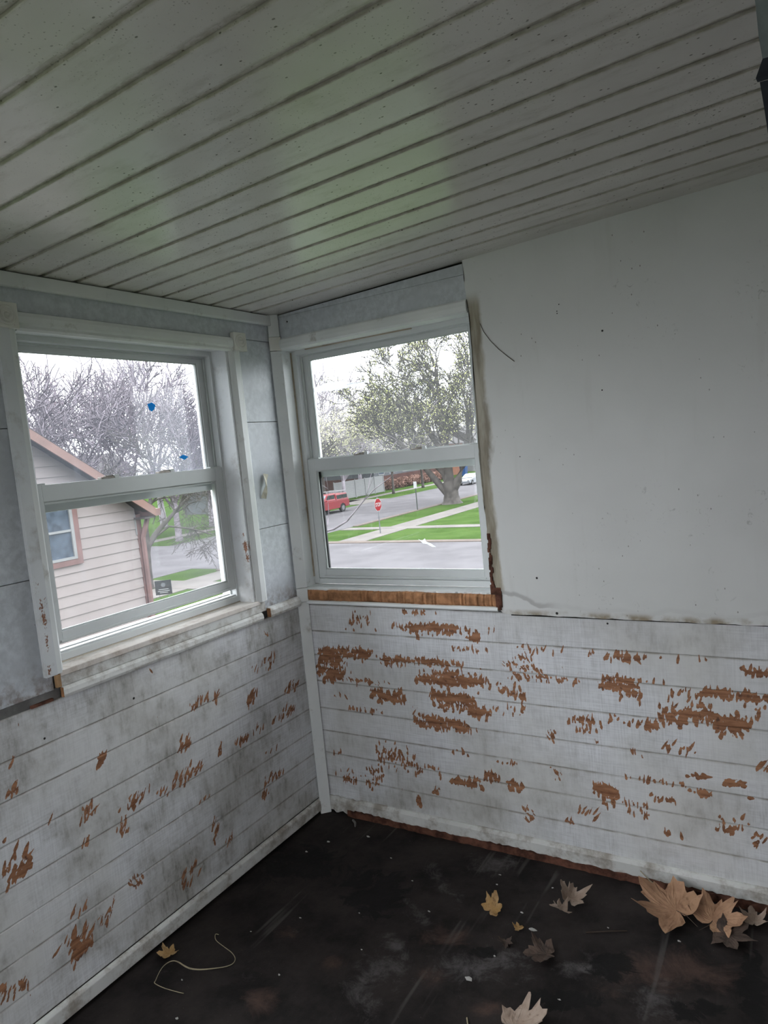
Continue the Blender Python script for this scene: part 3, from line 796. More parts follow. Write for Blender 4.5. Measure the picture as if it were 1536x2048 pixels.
corner_strip('corner_block', 1.9355, 1.990, .048, .022, 'trim_cream')
corner_strip('corner_strip', 1.9915, 2.080, .044, .016)

# ------------------------------------------------------------------ windows
def ring(m, put, u0, u1, z0, z1, v0, v1, l, r, b, t):
    """four bars; l r b t are their widths"""
    put(m, u0, u0 + l, v0, v1, z0, z1)
    put(m, u1 - r, u1, v0, v1, z0, z1)
    put(m, u0 + l, u1 - r, v0, v1, z0, z0 + b)
    put(m, u0 + l, u1 - r, v0, v1, z1 - t, z1)

def glass(o, inward):
    # the room face carries the dust, the other faces are plain glass
    o.data.materials.append(MATS['pane_outer'])
    for f in o.data.polygons:
        f.material_index = 0 if f.normal.dot(Vector(inward)) > .9 else 1
    return o

def make_window(name, label, put, W, raised, panes, dark_side=None, latches=(.36, .66)):
    u0, u1, z0, z1 = W
    w = empty(name, (0, 0, 0), 0, label, 'window', kind='structure')
    def part(pname, mat, fn, parent, bevel=.0012):
        m = MB(); fn(m); return m.build(pname, mat, parent, bevel=bevel)
    fr = part('frame', 'vinyl_white', lambda m: ring(m, put, u0, u1, z0 + .004, z1, .072, .148, .026, .026, .022, .020), w)
    part('frame_stop', 'vinyl_inner', lambda m: ring(m, put, u0 + .026, u1 - .026, z0 + .026, z1 - .020, .098, .104, .008, .008, .006, .006), fr, .0006)
    part('sill_step', 'vinyl_white', lambda m: (put(m, u0 + .026, u1 - .026, .080, .146, z0 + .026, z0 + .032), put(m, u0 + .026, u1 - .026, .104, .112, z0 + .032, z0 + .036)), fr, .0006)
    a, b = u0 + .027, u1 - .027
    up = part('upper_sash', 'vinyl_white', lambda m: ring(m, put, a, b, 1.408, z1 - .021, .106, .136, .034, .034, .078, .022), w)
    inward = (1, 0, 0) if put is putL else (0, -1, 0)
    glass(part('pane', panes[0], lambda m: put(m, a + .033, b - .033, .120, .123, 1.484, z1 - .042), up, 0), inward)
    part('glazing_bead', 'vinyl_inner', lambda m: ring(m, put, a + .033, b - .033, 1.485, z1 - .042, .111, .119, .006, .006, .005, .005), up, .0005)
    lz = z0 + .028 + raised
    lo = part('lower_sash', 'vinyl_white', lambda m: ring(m, put, a, b, lz, 1.486 + raised * .2, .074, .103, .038, .036, .036, .050), w)
    glass(part('pane', panes[1], lambda m: put(m, a + .037, b - .035, .087, .090, lz + .035, 1.437), lo, 0), inward)
    part('glazing_bead', 'vinyl_inner', lambda m: ring(m, put, a + .037, b - .035, lz + .035, 1.438, .079, .086, .006, .006, .006, .006), lo, .0005)
    part('lift_rail', 'vinyl_white', lambda m: put(m, a + .03, b - .03, .067, .0745, lz + .006, lz + .011), lo, .0008)
    ztop = 1.486 + raised * .2
    for t in latches:
        c = a + (b - a) * t
        la = part('sash_latch', 'latch_metal', lambda m: (put(m, c - .032, c + .026, .080, .100, ztop, ztop + .006), put(m, c - .012, c + .020, .084, .097, ztop + .006, ztop + .010)), lo, .001)
        part('latch_lever', 'vinyl_white', lambda m: put(m, c + .018, c + .034, .078, .088, ztop, ztop + .011), lo, .001)
    for c in (a + .028, b - .028):
        part('tilt_catch', 'vinyl_inner', lambda m: put(m, c - .026, c + .026, .079, .097, ztop, ztop + .005), lo, .0008)
    if dark_side:
        part('screen_track', 'black_rubber', lambda m: put(m, a + .0375, a + .0465, .091, .098, z0 + .064, 1.436), fr, 0)
    return w
putL = lambda m, u0, u1, v0, v1, z0, z1: m.box(-v1, -v0, u0, u1, z0, z1)
putF = lambda m, u0, u1, v0, v1, z0, z1: m.box(u0, u1, v0, v1, z0, z1)
make_window('window_1', 'left double-hung vinyl window, dusty panes, lower sash raised a little', putL, W1, .026, ('pane_dusty', 'pane_dusty_low'))
make_window('window_2', 'closed double-hung vinyl window beside the cut plasterboard', putF, W2, 0, ('pane_clear', 'pane_clear_low'), True, (.33, .66))

# chipped boards: fine grid box face with a wear map
def chipped_board(name, parent, corner, U, Vv, nu, nv, thick, marks, mat='chipped_trim', seed=1):
    """a board whose face carries chip marks: corner + a*U + b*Vv, a,b in 0..1; marks (a, b, ra, rb, cover)"""
    rs = np.random.RandomState(seed)
    c, U, Vv = Vector(corner), Vector(U), Vector(Vv)
    nrm = U.cross(Vv).normalized()
    A = np.zeros((nv + 1, nu + 1), np.float32)
    aa, bb = np.meshgrid(np.linspace(0, 1, nu + 1), np.linspace(0, 1, nv + 1))
    for (ma, mb_, ra, rb, cov) in marks:
        g = np.exp(-(((aa - ma) / ra) ** 2 + ((bb - mb_) / rb) ** 2)) * cov
        A = np.maximum(A, g)
    V = [tuple(c + U * float(a) + Vv * float(b)) for a, b in zip(aa.ravel(), bb.ravel())]
    k = nu + 1
    F = [(r * k + q, r * k + q + 1, (r + 1) * k + q + 1, (r + 1) * k + q) for r in range(nv) for q in range(nu)]
    me = bpy.data.meshes.new(name)
    me.from_pydata(V, [], F)
    at = me.attributes.new('chip', 'FLOAT', 'POINT'); at.data.foreach_set('value', A.ravel())
    me.materials.append(MATS[mat])
    o = bpy.data.objects.new(name, me); COL.objects.link(o); o.parent = parent
    s = o.modifiers.new('thick', 'SOLIDIFY'); s.thickness = thick; s.offset = -1
    return o

def rosette(parent, put3, cu, cz, w, h):
    """square block with a turned bull's-eye"""
    b = put3('block', cu - w / 2, cu + w / 2, cz - h / 2, cz + h / 2)
    prof = [(.0, .0045), (.005, .0045), (.0075, .002), (.0105, .0), (.013, .003), (.016, .0045), (.019, .003), (.0215, .0), (.024, .003), (.0265, .0035), (.029, .001), (.030, -.003)]
    return b, prof

# casing of the left window
cas1 = empty('trim_4', (0, 0, 0), 0, 'white casing of the left window with bullseye corner blocks', 'trim', kind='structure')
yl, yr = W1[0], W1[1]
chipped_board('side_casing', cas1, (.016, -1.168, .957), (0, .034, 0), (0, 0, .966), 12, 240, .016,
              [(.45, .10, .30, .055, .55), (.35, .02, .3, .03, .6), (.5, .17, .30, .05, .62), (.4, .21, .3, .03, .6), (.3, .27, .6, .05, .42), (.8, .22, .3, .03, .45)], seed=4)
MB().prism([(-1.136, 0), (-1.108, 0), (-1.108, .006), (-1.116, .011), (-1.136, .013)], .957, 1.923, 'z')
m = MB()
m.prism([(0, -1.134), (.012, -1.134), (.011, -1.117), (.005, -1.110), (0, -1.110)], .957, 1.923, 'z'); m.build('casing_bead', 'trim_paint', cas1)
m = MB(); m.prism([(0, -.280), (.006, -.280), (.011, -.272), (.016, -.262), (.016, -.238), (.010, -.226), (0, -.226)], .957, 1.923, 'z'); m.build('side_casing', 'trim_paint', cas1)
m = MB(); m.prism([(0, 1.919), (.008, 1.919), (.013, 1.926), (.010, 1.934), (.016, 1.940), (.017, 1.958), (.012, 1.970), (0, 1.973)], -1.108, -.260, 'y'); m.build('head_casing', 'trim_paint', cas1)
PROF = [(.0005, .0085), (.004, .0075), (.0065, .002), (.009, .0005), (.0115, .0055), (.0140, .0080), (.0165, .0055), (.0190, .0005), (.0215, .0045), (.0240, .0058), (.0265, .0025), (.0275, -.003)]
for cy, nm in ((-1.138, 'corner_block'), (-.224, 'corner_block')):
    b = BOX(nm, 'trim_cream', cas1, 0, .020, cy - .0335, cy + .0335, 1.922, 1.991, bevel=.0015)
    MB().lathe([(r, .020 + h) for r, h in PROF], (0, cy, 1.9565), 'x', 28).build('bullseye', 'trim_cream', b, smooth=True)
# lining boards of the opening
chipped_board('lining_board', cas1, (0.0, yr - .001, .962), (-.074, 0, 0), (0, 0, .968), 26, 240, .014,
              [(.14, .225, .22, .035, .78), (.10, .18, .16, .03, .7), (.2, .27, .15, .02, .55), (.1, .13, .12, .02, .45)], seed=6)
BOX('lining_board', 'trim_paint', cas1, -.074, 0, yl - .013, yl, .962, 1.93)
BOX('head_lining', 'trim_paint', cas1, -.074, .002, yl, yr, 1.928, 1.942)
BOX('sill_board', 'trim_stained', cas1, -.076, .010, yl - .01, yr + .012, .946, .9625, bevel=.002)
BOX('caulk_line', 'old_caulk', cas1, -.0735, -.069, yl, yr, .9625, .9655)
BOX('caulk_line', 'old_caulk', cas1, -.0735, -.069, yr - .004, yr - .001, .9665, 1.925)

# casing of the far window
cas2 = empty('trim_5', (0, 0, 0), 0, 'white head casing and lining of the far window', 'trim', kind='structure')
xl, xr = W2[0], W2[1]
MB().prism([(0, 1.937), (-.008, 1.937), (-.014, 1.944), (-.015, 1.960), (-.013, 1.976), (-.006, 1.9825), (0, 1.9825)], .026, .862, 'x').build('head_casing', 'trim_paint', cas2)
BOX('head_lining', 'trim_paint', cas2, xl, xr, -.002, .074, 1.938, 1.952)
BOX('head_lath', 'old_caulk', cas2, .10, .60, .066, .0735, 1.9335, 1.9375)
BOX('lining_board', 'trim_paint', cas2, xl - .013, xl, 0, .074, .955, 1.94)
BOX('lining_board', 'trim_paint', cas2, xr, xr + .013, .002, .074, .955, 1.94)
BOX('caulk_line', 'old_caulk', cas2, xl, xl + .004, .066, .0735, .99, 1.932)
def broken_sill():
    """sill whose front lip is split off, bare brown wood below a ragged white edge"""
    rs = np.random.RandomState(2)
    sill = empty('trim_6', (0, 0, 0), 0, 'split window sill with bare brown wood under the far window', 'trim', kind='structure')
    V, F = [], []
    xs = np.arange(.022, .884, .009)
    for x in xs:
        lip = -.004 + .008 * math.sin(x * 21) * math.sin(x * 7 + 1) + rs.uniform(-.004, .002) + (.014 if x > .14 else -.004)
        for (yy, z) in ((.076, .9565), (lip, .9535), (lip, .9475), (.076, .9475)):
            V.append((float(x), float(yy), float(z)))
    n = len(xs)
    for i in range(n - 1):
        for j in range(4):
            F.append((i * 4 + j, i * 4 + (j + 1) % 4, (i + 1) * 4 + (j + 1) % 4, (i + 1) * 4 + j))
    m = MB(); m.v, m.f = V, F; m.build('sill_board', 'trim_paint', sill)
    V, F = [], []
    xs = np.arange(.024, .898, .006)
    for x in xs:
        d = -.006 - .004 * math.sin(x * 13) + rs.uniform(-.0025, .0025)
        if .30 < x < .42: d += .006 * rs.uniform(0, 1)
        top = .9475 + rs.uniform(-.0015, .001)
        for (yy, z) in ((.02, top), (d + .005, top), (d, .938), (d - .002, .912), (d + .002, .905), (.02, .905)):
            V.append((float(x), float(yy), float(z)))
    for i in range(len(xs) - 1):
        for j in range(6):
            F.append((i * 6 + j, i * 6 + (j + 1) % 6, (i + 1) * 6 + (j + 1) % 6, (i + 1) * 6 + j))
    m = MB(); m.v, m.f = V, F; m.build('bare_edge', 'bare_wood', sill)
    MB().prism([(.0, .888), (-.008, .888), (-.0125, .893), (-.011, .901), (-.006, .9045), (.0, .9045)], .024, .885, 'x').build('sill_bead', 'trim_paint', sill, bevel=.001)
broken_sill()

# plasterboard sheet with its ragged sawn edge
def plasterboard():
    rs = np.random.RandomState(3)
    left = [(.858, ceil_z(.86) - .001), (.861, 2.05), (.864, 1.99), (.869, 1.94), (.868, 1.827), (.864, 1.638), (.862, 1.45), (.861, 1.377), (.867, 1.199), (.872, 1.073), (.877, .990), (.888, .965), (.906, .948), (.897, .925), (.886, .905), (.888, .893)]
    fine = []
    for (a, b), (c, d) in zip(left[:-1], left[1:]):
        n = max(1, int(math.hypot(c - a, d - b) / .012))
        for i in range(n):
            t = i / n
            fine.append((a + (c - a) * t + rs.uniform(-.0022, .0022), b + (d - b) * t))
    bottom = [(.90, .886)]
    x = .92
    while x < X1 - .02:
        bottom.append((x, .8815 - .003 * min(1, (x - .9) / .8) + rs.uniform(-.0015, .0015))); x += .02
    poly = fine + bottom + [(X1 - .001, .878), (X1 - .001, ceil_z(X1) - .001)]
    bm = bmesh.new()
    fv = [bm.verts.new((a, -.007, b)) for a, b in poly]
    bv = [bm.verts.new((a, .006, b)) for a, b in poly]
    bm.faces.new(fv); bm.faces.new(bv[::-1])
    for i in range(len(poly)):
        j = (i + 1) % len(poly)
        bm.faces.new((fv[j], fv[i], bv[i], bv[j]))
    bmesh.ops.triangulate(bm, faces=[f for f in bm.faces if len(f.verts) > 4])
    bmesh.ops.recalc_face_normals(bm, faces=bm.faces)
    me = bpy.data.meshes.new('plasterboard_sheet'); bm.to_mesh(me); bm.free()
    me.materials.append(MATS['drywall'])
    o = bpy.data.objects.new('plasterboard_sheet', me); COL.objects.link(o); o.parent = wall_far
    # torn brown paper core showing in the cut by the sill
    m = MB()
    for i in range(26):
        z = .905 + .012 * i + rs.uniform(-.004, .004)
        if z > 1.16: break
        xx = .873 + (.022 if z < .962 else 0) + rs.uniform(-.004, .003)
        s = .007 + .006 * rs.uniform() + (.010 if .92 < z < .97 else 0)
        m.box(xx - s * .6, xx + s * .5, -.009 - .003 * rs.uniform(), -.002, z - s, z + s)
    m.build('torn_edge', 'rotten_wood', wall_far, bevel=.002)['kind'] = 'stuff'
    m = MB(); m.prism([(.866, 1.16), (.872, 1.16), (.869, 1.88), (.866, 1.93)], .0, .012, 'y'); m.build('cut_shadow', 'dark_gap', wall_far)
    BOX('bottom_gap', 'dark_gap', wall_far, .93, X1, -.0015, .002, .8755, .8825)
    return o
sheet = plasterboard()
for (x, z, r) in ((1.097, .891, .005), (1.036, 1.012, .004), (1.262, .862, .0035), (1.297, 1.618, .0025), (1.18, 1.905, .002), (1.172, 1.885, .002), (1.172, 1.878, .002), (1.31, 1.80, .0035), (1.01, 1.43, .002)):
    MB().lathe([(r, 0), (r * .8, -.0012)], (x, -.0068 if z > .88 else -.0006, z), 'y', 8).build('nail_hole', 'nail_dark', wall_far)
for (y_, z, r) in ((-1.19, .79, .0035), (-.885, .795, .004)):
    MB().lathe([(r, 0), (r * .8, .0012)], (.0004, y_, z), 'x', 8).build('nail_hole', 'nail_dark', wall_left)
MB().lathe([(.0035, 0), (.003, -.001)], (.075, .0028, 2.045), 'y', 8).build('nail_hole', 'nail_dark', wall_far)

# ------------------------------------------------------------------ exterior
ZG = -4.2
def slab(name, label, mat, x0, x1, y0, y1, h, cat='ground'):
    return tag(BOX(name, mat, None, x0, x1, y0, y1, ZG - .3, ZG + h), label, cat, kind='structure')
slab('ground', 'green lawn spreading between the houses and the streets', 'grass', -260, 120, -60, 330, 0, 'lawn')
slab('road', 'pale grey street running past the corner lot', 'asphalt', -200, 100, 25.4, 33.7, .012, 'road')
slab('road', 'pale grey side street where the red pickup is parked', 'asphalt', -39.6, -28.4, -50, 300, .016, 'road')
slab('curb', 'low concrete curb along the near street by the stop sign', 'curb_concrete', -25.2, 100, 33.7, 34.4, .06, 'curb')
slab('curb', 'low concrete curb on the near side of the street', 'curb_concrete', -26, 100, 24.9, 25.4, .06, 'curb')
slab('curb', 'low concrete curb of the side street by the big maple', 'curb_concrete', -28.4, -27.95, 42, 300, .06, 'curb')
slab('sidewalk', 'concrete sidewalk between the maple and the lawn', 'concrete', -24.6, -22.5, 34.4, 300, .03, 'sidewalk')
slab('sidewalk', 'narrow concrete walk crossing the lawn beside the stop sign', 'concrete', -28.2, 100, 40.0, 41.2, .035, 'sidewalk')
slab('sidewalk', 'concrete sidewalk past the black yard sign', 'concrete', -25.6, -23.6, -50, 24.9, .03, 'sidewalk')
slab('sidewalk', 'concrete walk crossing the lawn behind the yard sign', 'concrete', -28.0, 100, 20.6, 22.2, .035, 'sidewalk')
slab('sidewalk', 'concrete sidewalk on the far side of the side street', 'concrete', -45.0, -43.5, 35, 300, .03, 'sidewalk')
slab('driveway', 'pale concrete driveway beside the white fence', 'concrete', -46.5, -39.6, 60.5, 66.5, .03, 'driveway')
slab('sidewalk', 'strip of concrete walk across the street behind the bare tree', 'concrete', -46.5, -44.6, -50, 30, .03, 'sidewalk')

# ---- neighbour house: gable end with lap siding
nb = empty('neighbor_house', (-8, 0, ZG), 0, 'cream lap-sided house next door with rust-brown gable trim', 'house')
HX = -8.0
def rel(x, y, z): return (x - nb.location.x, y - nb.location.y, z - nb.location.z)
class RB(MB):
    """collects shapes in world metres and builds them relative to a root"""
    def build_at(self, name, mat, root, parent=None, **kw):
        L = root.location
        self.v = [(a - L.x, b - L.y, c - L.z) for a, b, c in self.v]
        return self.build(name, mat, parent or root, **kw)
RIDGE_Y, EAVE_Y, EAVE_Z, SL = -1.2, 5.62, .98, .675
def top_z(y): return .988 + SL * (5.70 - y)          # upper line of the roof
def rake_z(y): return top_z(y) - .11
EXPO = .167
z = ZG + .25
while z < 5.3:
    zt = z + EXPO
    # board stops under the sloping roof
    end = lambda q: min(EAVE_Y, 5.70 - (q + .11 - .988) / SL)
    if end(zt) <= RIDGE_Y + .2: break
    m = RB()
    for q, dx in ((z, .024), (zt + .012, .006)):
        e = end(q)
        m.v += [(HX, 2 * RIDGE_Y - e, q), (HX + dx, 2 * RIDGE_Y - e, q), (HX + dx, e, q), (HX, e, q)]
    m.f = [(0, 1, 2, 3), (4, 5, 6, 7), (0, 1, 5, 4), (1, 2, 6, 5), (2, 3, 7, 6), (3, 0, 4, 7)]
    m.build_at('siding_board', 'siding_cream', nb)
    z = zt
RB().box(HX - 8.5, HX - .002, 2 * RIDGE_Y - EAVE_Y, EAVE_Y, ZG - .2, .85).build_at('house_wall', 'siding_cream', nb)
RB().prism([(2 * RIDGE_Y - EAVE_Y, .8), (EAVE_Y, .8), (RIDGE_Y, .8 + SL * (EAVE_Y - RIDGE_Y))], HX - 8.5, HX - .003, 'x').build_at('gable_wall', 'siding_cream', nb)
RB().box(HX - .05, HX + .035, EAVE_Y - .005, EAVE_Y + .09, ZG + .1, .80).build_at('corner_board', 'maroon_paint', nb)
RB().box(HX + .0, HX + .03, EAVE_Y - .03, EAVE_Y - .004, .45, .80).build_at('corner_trim', 'white_far', nb)
ro = .30
for s in (1, -1):
    ys = lambda d: RIDGE_Y + s * d
    D = 5.80 - RIDGE_Y
    top = lambda d: top_z(RIDGE_Y + d)
    RB().prism([(ys(0), top(0)), (ys(D), top(D)), (ys(D), top(D) - .07), (ys(0), top(0) - .07)], HX - 8.8, HX + ro, 'x').build_at('roof_slope', 'shingle', nb)
    RB().prism([(ys(0), top(0) - .03), (ys(D), top(D) - .03), (ys(D), top(D) - .18), (ys(0), top(0) - .18)], HX + ro, HX + ro + .035, 'x').build_at('rake_board', 'fascia_orange', nb)
    RB().prism([(ys(0), top(0) - .075), (ys(D), top(D) - .075), (ys(D), top(D) - .10), (ys(0), top(0) - .10)], HX + .0, HX + ro, 'x').build_at('soffit', 'soffit_shade', nb)
    RB().box(HX - 8.7, HX + ro + .03, ys(D), ys(D + .10), top(D) - .17, top(D) - .05).build_at('gutter', 'maroon_paint', nb)
    RB().box(HX - 8.5, HX + .3, ys(D - .22), ys(D), top(D) - .20, top(D) - .17).build_at('eave_soffit', 'soffit_shade', nb)
# its window
wy0, wy1, wz0, wz1 = 3.55, 4.42, .27, 1.17
w = RB().box(HX + .01, HX + .05, wy0 - .10, wy0 - .0, wz0 - .09, wz1 + .08).box(HX + .01, HX + .05, wy1, wy1 + .095, wz0 - .09, wz1 + .08).box(HX + .01, HX + .05, wy0, wy1, wz0 - .09, wz0).box(HX + .01, HX + .05, wy0, wy1, wz1, wz1 + .08).build_at('window_trim', 'maroon_paint', nb)
fr = RB().box(HX + .012, HX + .058, wy0, wy0 + .05, wz0, wz1).box(HX + .012, HX + .058, wy1 - .05, wy1, wz0, wz1).box(HX + .012, HX + .058, wy0 + .05, wy1 - .05, wz0, wz0 + .04).box(HX + .012, HX + .058, wy0 + .05, wy1 - .05, wz1 - .04, wz1).box(HX + .012, HX + .050, wy0 + .05, wy1 - .05, .70, .735)
fr = fr.build_at('window_frame', 'white_far', nb)
RB().box(HX + .012, HX + .030, wy0 + .05, wy1 - .05, wz0 + .04, wz1 - .04).build_at('window_pane', 'far_pane', nb, fr)
RB().tube([(HX + .1, 5.80, .72), (HX + .1, 5.72, .55), (HX + .07, 5.68, .40), (HX + .07, 5.68, ZG + .2)], .045, 6).build_at('downspout', 'maroon_paint', nb)

# ---- trees
def add_leaf(mb, c, s, rs):
    a = Vector(rs.normal(0, 1, 3)).normalized(); b = a.cross(Vector(rs.normal(0, 1, 3))).normalized()
    k = len(mb.v)
    for q in (c - a * s, c + b * s * .6, c + a * s, c - b * s * .6): mb.v.append((q.x, q.y, q.z))
    mb.f.append((k, k + 1, k + 2, k + 3))

def grow(mb, tips, rs, p, d, L, r, depth, P):
    n = 4 if depth >= P['deep'] - 1 else 3 if depth > 1 else 2
    pts, rad = [p.copy()], [r]
    q, dd = p.copy(), d.copy()
    r1 = max(P['rmin'], r * P['taper'])
    for i in range(n):
        dd = (dd + Vector(rs.normal(0, P['wig'], 3)) + Vector((0, 0, P['up']))).normalized()
        q = q + dd * (L / n)
        pts.append(q.copy()); rad.append(r + (r1 - r) * (i + 1) / n)
    mb.tube(pts, rad, 7 if r > .12 else 5 if r > .05 else 3, cap=False)
    if depth <= 0:
        tips.append((pts[-1], pts[-2])); return
    kids = P['kids'][min(depth, len(P['kids']) - 1)]
    for j in range(kids):
        t = 1.0 if j == 0 else rs.uniform(.35, .95)
        i = min(n - 1, int(t * n)); f = t * n - i
        s = pts[i].lerp(pts[i + 1], min(1, f))
        base = (pts[i + 1] - pts[i]).normalized()
        perp = base.cross(Vector(rs.normal(0, 1, 3))).normalized()
        ang = rs.uniform(.15, .45) if j == 0 else rs.uniform(.45, P['spread'])
        nd = (base * math.cos(ang) + perp * math.sin(ang)).normalized()
        rr = rad[min(n, i + 1)] * (.85 if j == 0 else rs.uniform(.5, .72))
        grow(mb, tips, rs, s, nd, L * rs.uniform(.62, .86), max(P['rmin'], rr), depth - 1, P)

def tree_mesh(seed, trunk_h, r0, P, leaves, leaf_s, limbs=None):
    rs = np.random.RandomState(seed)
    mb, tips = MB(), []
    if limbs is None:
        top = Vector((rs.normal(0, .1), rs.normal(0, .1), trunk_h))
        mb.tube([(0, 0, -.2), (0, 0, trunk_h * .1), (top.x * .5, top.y * .5, trunk_h * .6), top], [r0 * 1.5, r0 * 1.1, r0 * .9, r0 * .8], 9)
        for i in range(P['limbs']):
            a = 2 * math.pi * (i + rs.uniform(-.3, .3)) / P['limbs']
            d = Vector((math.cos(a) * P['open'], math.sin(a) * P['open'], 1)).normalized()
            z = Vector((top.x, top.y, trunk_h * rs.uniform(.72, 1.0)))
            grow(mb, tips, rs, z, d, P['L'] * rs.uniform(.8, 1.15), r0 * rs.uniform(.45, .62), P['deep'], P)
        grow(mb, tips, rs, top, Vector((0, 0, 1)), P['L'], r0 * .65, P['deep'], P)
    else:
        for pts, rads, end in limbs:
            mb.tube(pts, rads, 10, cap=False)
            pv = [Vector(q) for q in pts]
            for idx in end:
                base = (pv[idx] - pv[idx - 1]).normalized()
                for j in range(P['limbs']):
                    perp = base.cross(Vector(rs.normal(0, 1, 3))).normalized()
                    ang = rs.uniform(.2, .8)
                    grow(mb, tips, rs, pv[idx], (base * math.cos(ang) + perp * math.sin(ang) + Vector((0, 0, .25))).normalized(), P['L'] * rs.uniform(.75, 1.2), rads[idx] * rs.uniform(.4, .65), P['deep'], P)
    lf = MB()
    if leaves:
        for (a, b) in tips:
            for _ in range(int(leaves) if leaves >= 1 else (1 if rs.uniform() < leaves else 0)):
                t = rs.uniform(-.2, 1.1)
                c = b.lerp(a, t) + Vector(rs.normal(0, leaf_s * 1.3, 3))
                add_leaf(lf, c, leaf_s * rs.uniform(.6, 1.3), rs)
    return mb, lf

def tree_proto(name, mb, lf, bark, leafmat, loc, label, group, cat='tree'):
    root = empty(name, loc, 0, label, cat, group)
    mb.build('trunk', bark, root, fix=False, smooth=True)
    if lf.f:
        o = lf.build('leaf_canopy', leafmat, root, fix=False); o['kind'] = 'stuff'
    return root

def place(proto, loc, rz, s, label, first=False):
    o = proto if first else copy_tree(proto)
    o.location = loc; o.rotation_euler = (0, 0, rz); o.scale = (s, s, s)
    o['label'] = label
    return o

PB = dict(deep=5, kids=[2, 3, 3, 3, 3, 2], wig=.13, up=.07, taper=.64, rmin=.026, spread=1.0, limbs=5, open=.75, L=2.6)
mbA, lfA = tree_mesh(21, 2.4, .20, PB, .75, .07)
treeA = tree_proto('budding_tree', mbA, lfA, 'bark_grey', 'foliage_bud', (-45, 30, ZG), 'x', 'budding trees beyond the house next door')
mbB, lfB = tree_mesh(33, 3.2, .22, dict(PB, open=.5, L=2.9, up=.10, spread=.9), .6, .075)
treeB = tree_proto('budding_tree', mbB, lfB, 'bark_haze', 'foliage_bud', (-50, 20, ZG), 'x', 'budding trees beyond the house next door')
def ray_xy(px, dist):
    """ground position seen in a given compass direction from the porch, dist metres out"""
    a = math.radians(px)
    return CAM.x + dist * math.sin(a), CAM.y + dist * math.cos(a)
LEFT_TREES = [(-58.0, 51, 1.32, 'A', 'tall budding tree rising behind the gable of the house next door'),
              (-54.2, 64, 1.52, 'A', 'budding tree with a forked crown over the gable slope'),
              (-51.2, 60, 1.42, 'A', 'wide budding tree above the low end of the gable'),
              (-49.2, 74, 1.48, 'B', 'pale twiggy tree seen just above the gutter end of the gable'),
              (-48.2, 58, 1.28, 'A', 'budding tree whose crown stands behind the upper blue tape scrap'),
              (-45.6, 68, .98, 'B', 'small pale tree seen through the hazy lower corner of the pane'),
              (-43.8, 62, .95, 'A', 'budding tree next to the right frame of the left window')]
used = set()
for i, (az, dist, s, kind, lab) in enumerate(LEFT_TREES):
    x, y = ray_xy(az, dist)
    pr = treeA if kind == 'A' else treeB
    place(pr, (x, y, ZG), i * 1.7, s, lab, kind not in used); used.add(kind)

# corner tree with low spreading boughs beside the house next door
PC = dict(deep=4, kids=[2, 3, 3, 3, 3], wig=.16, up=-.02, taper=.62, rmin=.012, spread=1.1, limbs=3, open=.8, L=1.25)
def V3(l): return [Vector(q) for q in l]
limbs = [(V3([(0, 0, -.2), (0, .05, .8), (0, .1, 1.75), (0, .2, 2.2)]), [.22, .17, .16, .17], []),
         (V3([(0, .2, 2.1), (.1, .9, 2.8), (.1, 2.0, 3.5), (.2, 3.0, 4.2)]), [.16, .13, .09, .06], [2, 3]),
         (V3([(0, .2, 2.1), (-.1, .3, 3.0), (0, .6, 4.0), (.1, .9, 5.2)]), [.14, .12, .09, .06], [2, 3]),
         (V3([(0, .3, 2.3), (.3, 1.4, 2.9), (.5, 2.6, 2.6), (.6, 3.9, 2.1)]), [.07, .055, .045, .03], [2, 3]),
         (V3([(0, .1, 2.0), (-.1, -.5, 2.9), (-.2, -1.1, 4.0)]), [.10, .08, .05], [2])]
mbC, lfC = tree_mesh(5, 0, 0, PC, .25, .04, limbs)
tree_proto('corner_tree', mbC, lfC, 'bark_dark', 'foliage_bud', (-26, 20.4, ZG), 'low-forked bare tree at the sidewalk beside the cream house', None)

# big maple by the side street, young leaves
PM = dict(deep=5, kids=[2, 3, 3, 3, 3, 2], wig=.12, up=.06, taper=.62, rmin=.03, spread=.95, limbs=3, open=.7, L=2.3)
limbs = [(V3([(0, 0, -.2), (0, 0, .25), (0, 0, .8), (0, 0, 1.5), (-.1, 0, 2.1)]), [1.25, .85, .70, .68, .62], []),
         (V3([(-.25, 0, .8), (-1.1, 0, 1.8), (-1.9, -.2, 2.9), (-2.7, -.4, 4.1), (-5.0, -.6, 6.4), (-6.8, -.8, 7.9)]), [.36, .32, .28, .25, .18, .12], [3, 4, 5]),
         (V3([(-.1, 0, 1.7), (-.7, .3, 2.9), (-1.5, .5, 3.6), (-3.4, .8, 4.9), (-5.4, .6, 5.6)]), [.40, .34, .28, .20, .12], [3, 4]),
         (V3([(-.05, 0, 1.6), (-.1, 0, 3.0), (-.2, .2, 4.6), (-.4, .3, 7.0), (-.4, .1, 10.0), (-.5, 0, 12.6)]), [.50, .44, .36, .30, .22, .12], [2, 3, 4, 5]),
         (V3([(.15, 0, 1.2), (.8, .1, 2.2), (1.4, .2, 3.6), (2.0, .2, 5.6), (2.6, .1, 8.0), (3.0, 0, 10.4)]), [.46, .40, .34, .28, .20, .12], [2, 3, 4, 5]),
         (V3([(-.2, .1, 4.4), (-1.6, .4, 6.2), (-3.0, .4, 8.4), (-4.0, .2, 10.2)]), [.26, .22, .16, .10], [1, 2, 3])]
mbM, lfM = tree_mesh(9, 0, 0, PM, 2, .065, limbs)
tree_proto('maple_tree', mbM, lfM, 'bark_dark', 'foliage_young', (-27.1, 56.9, ZG), 'huge old street tree with thick low-forked trunk and fresh leaves', None)

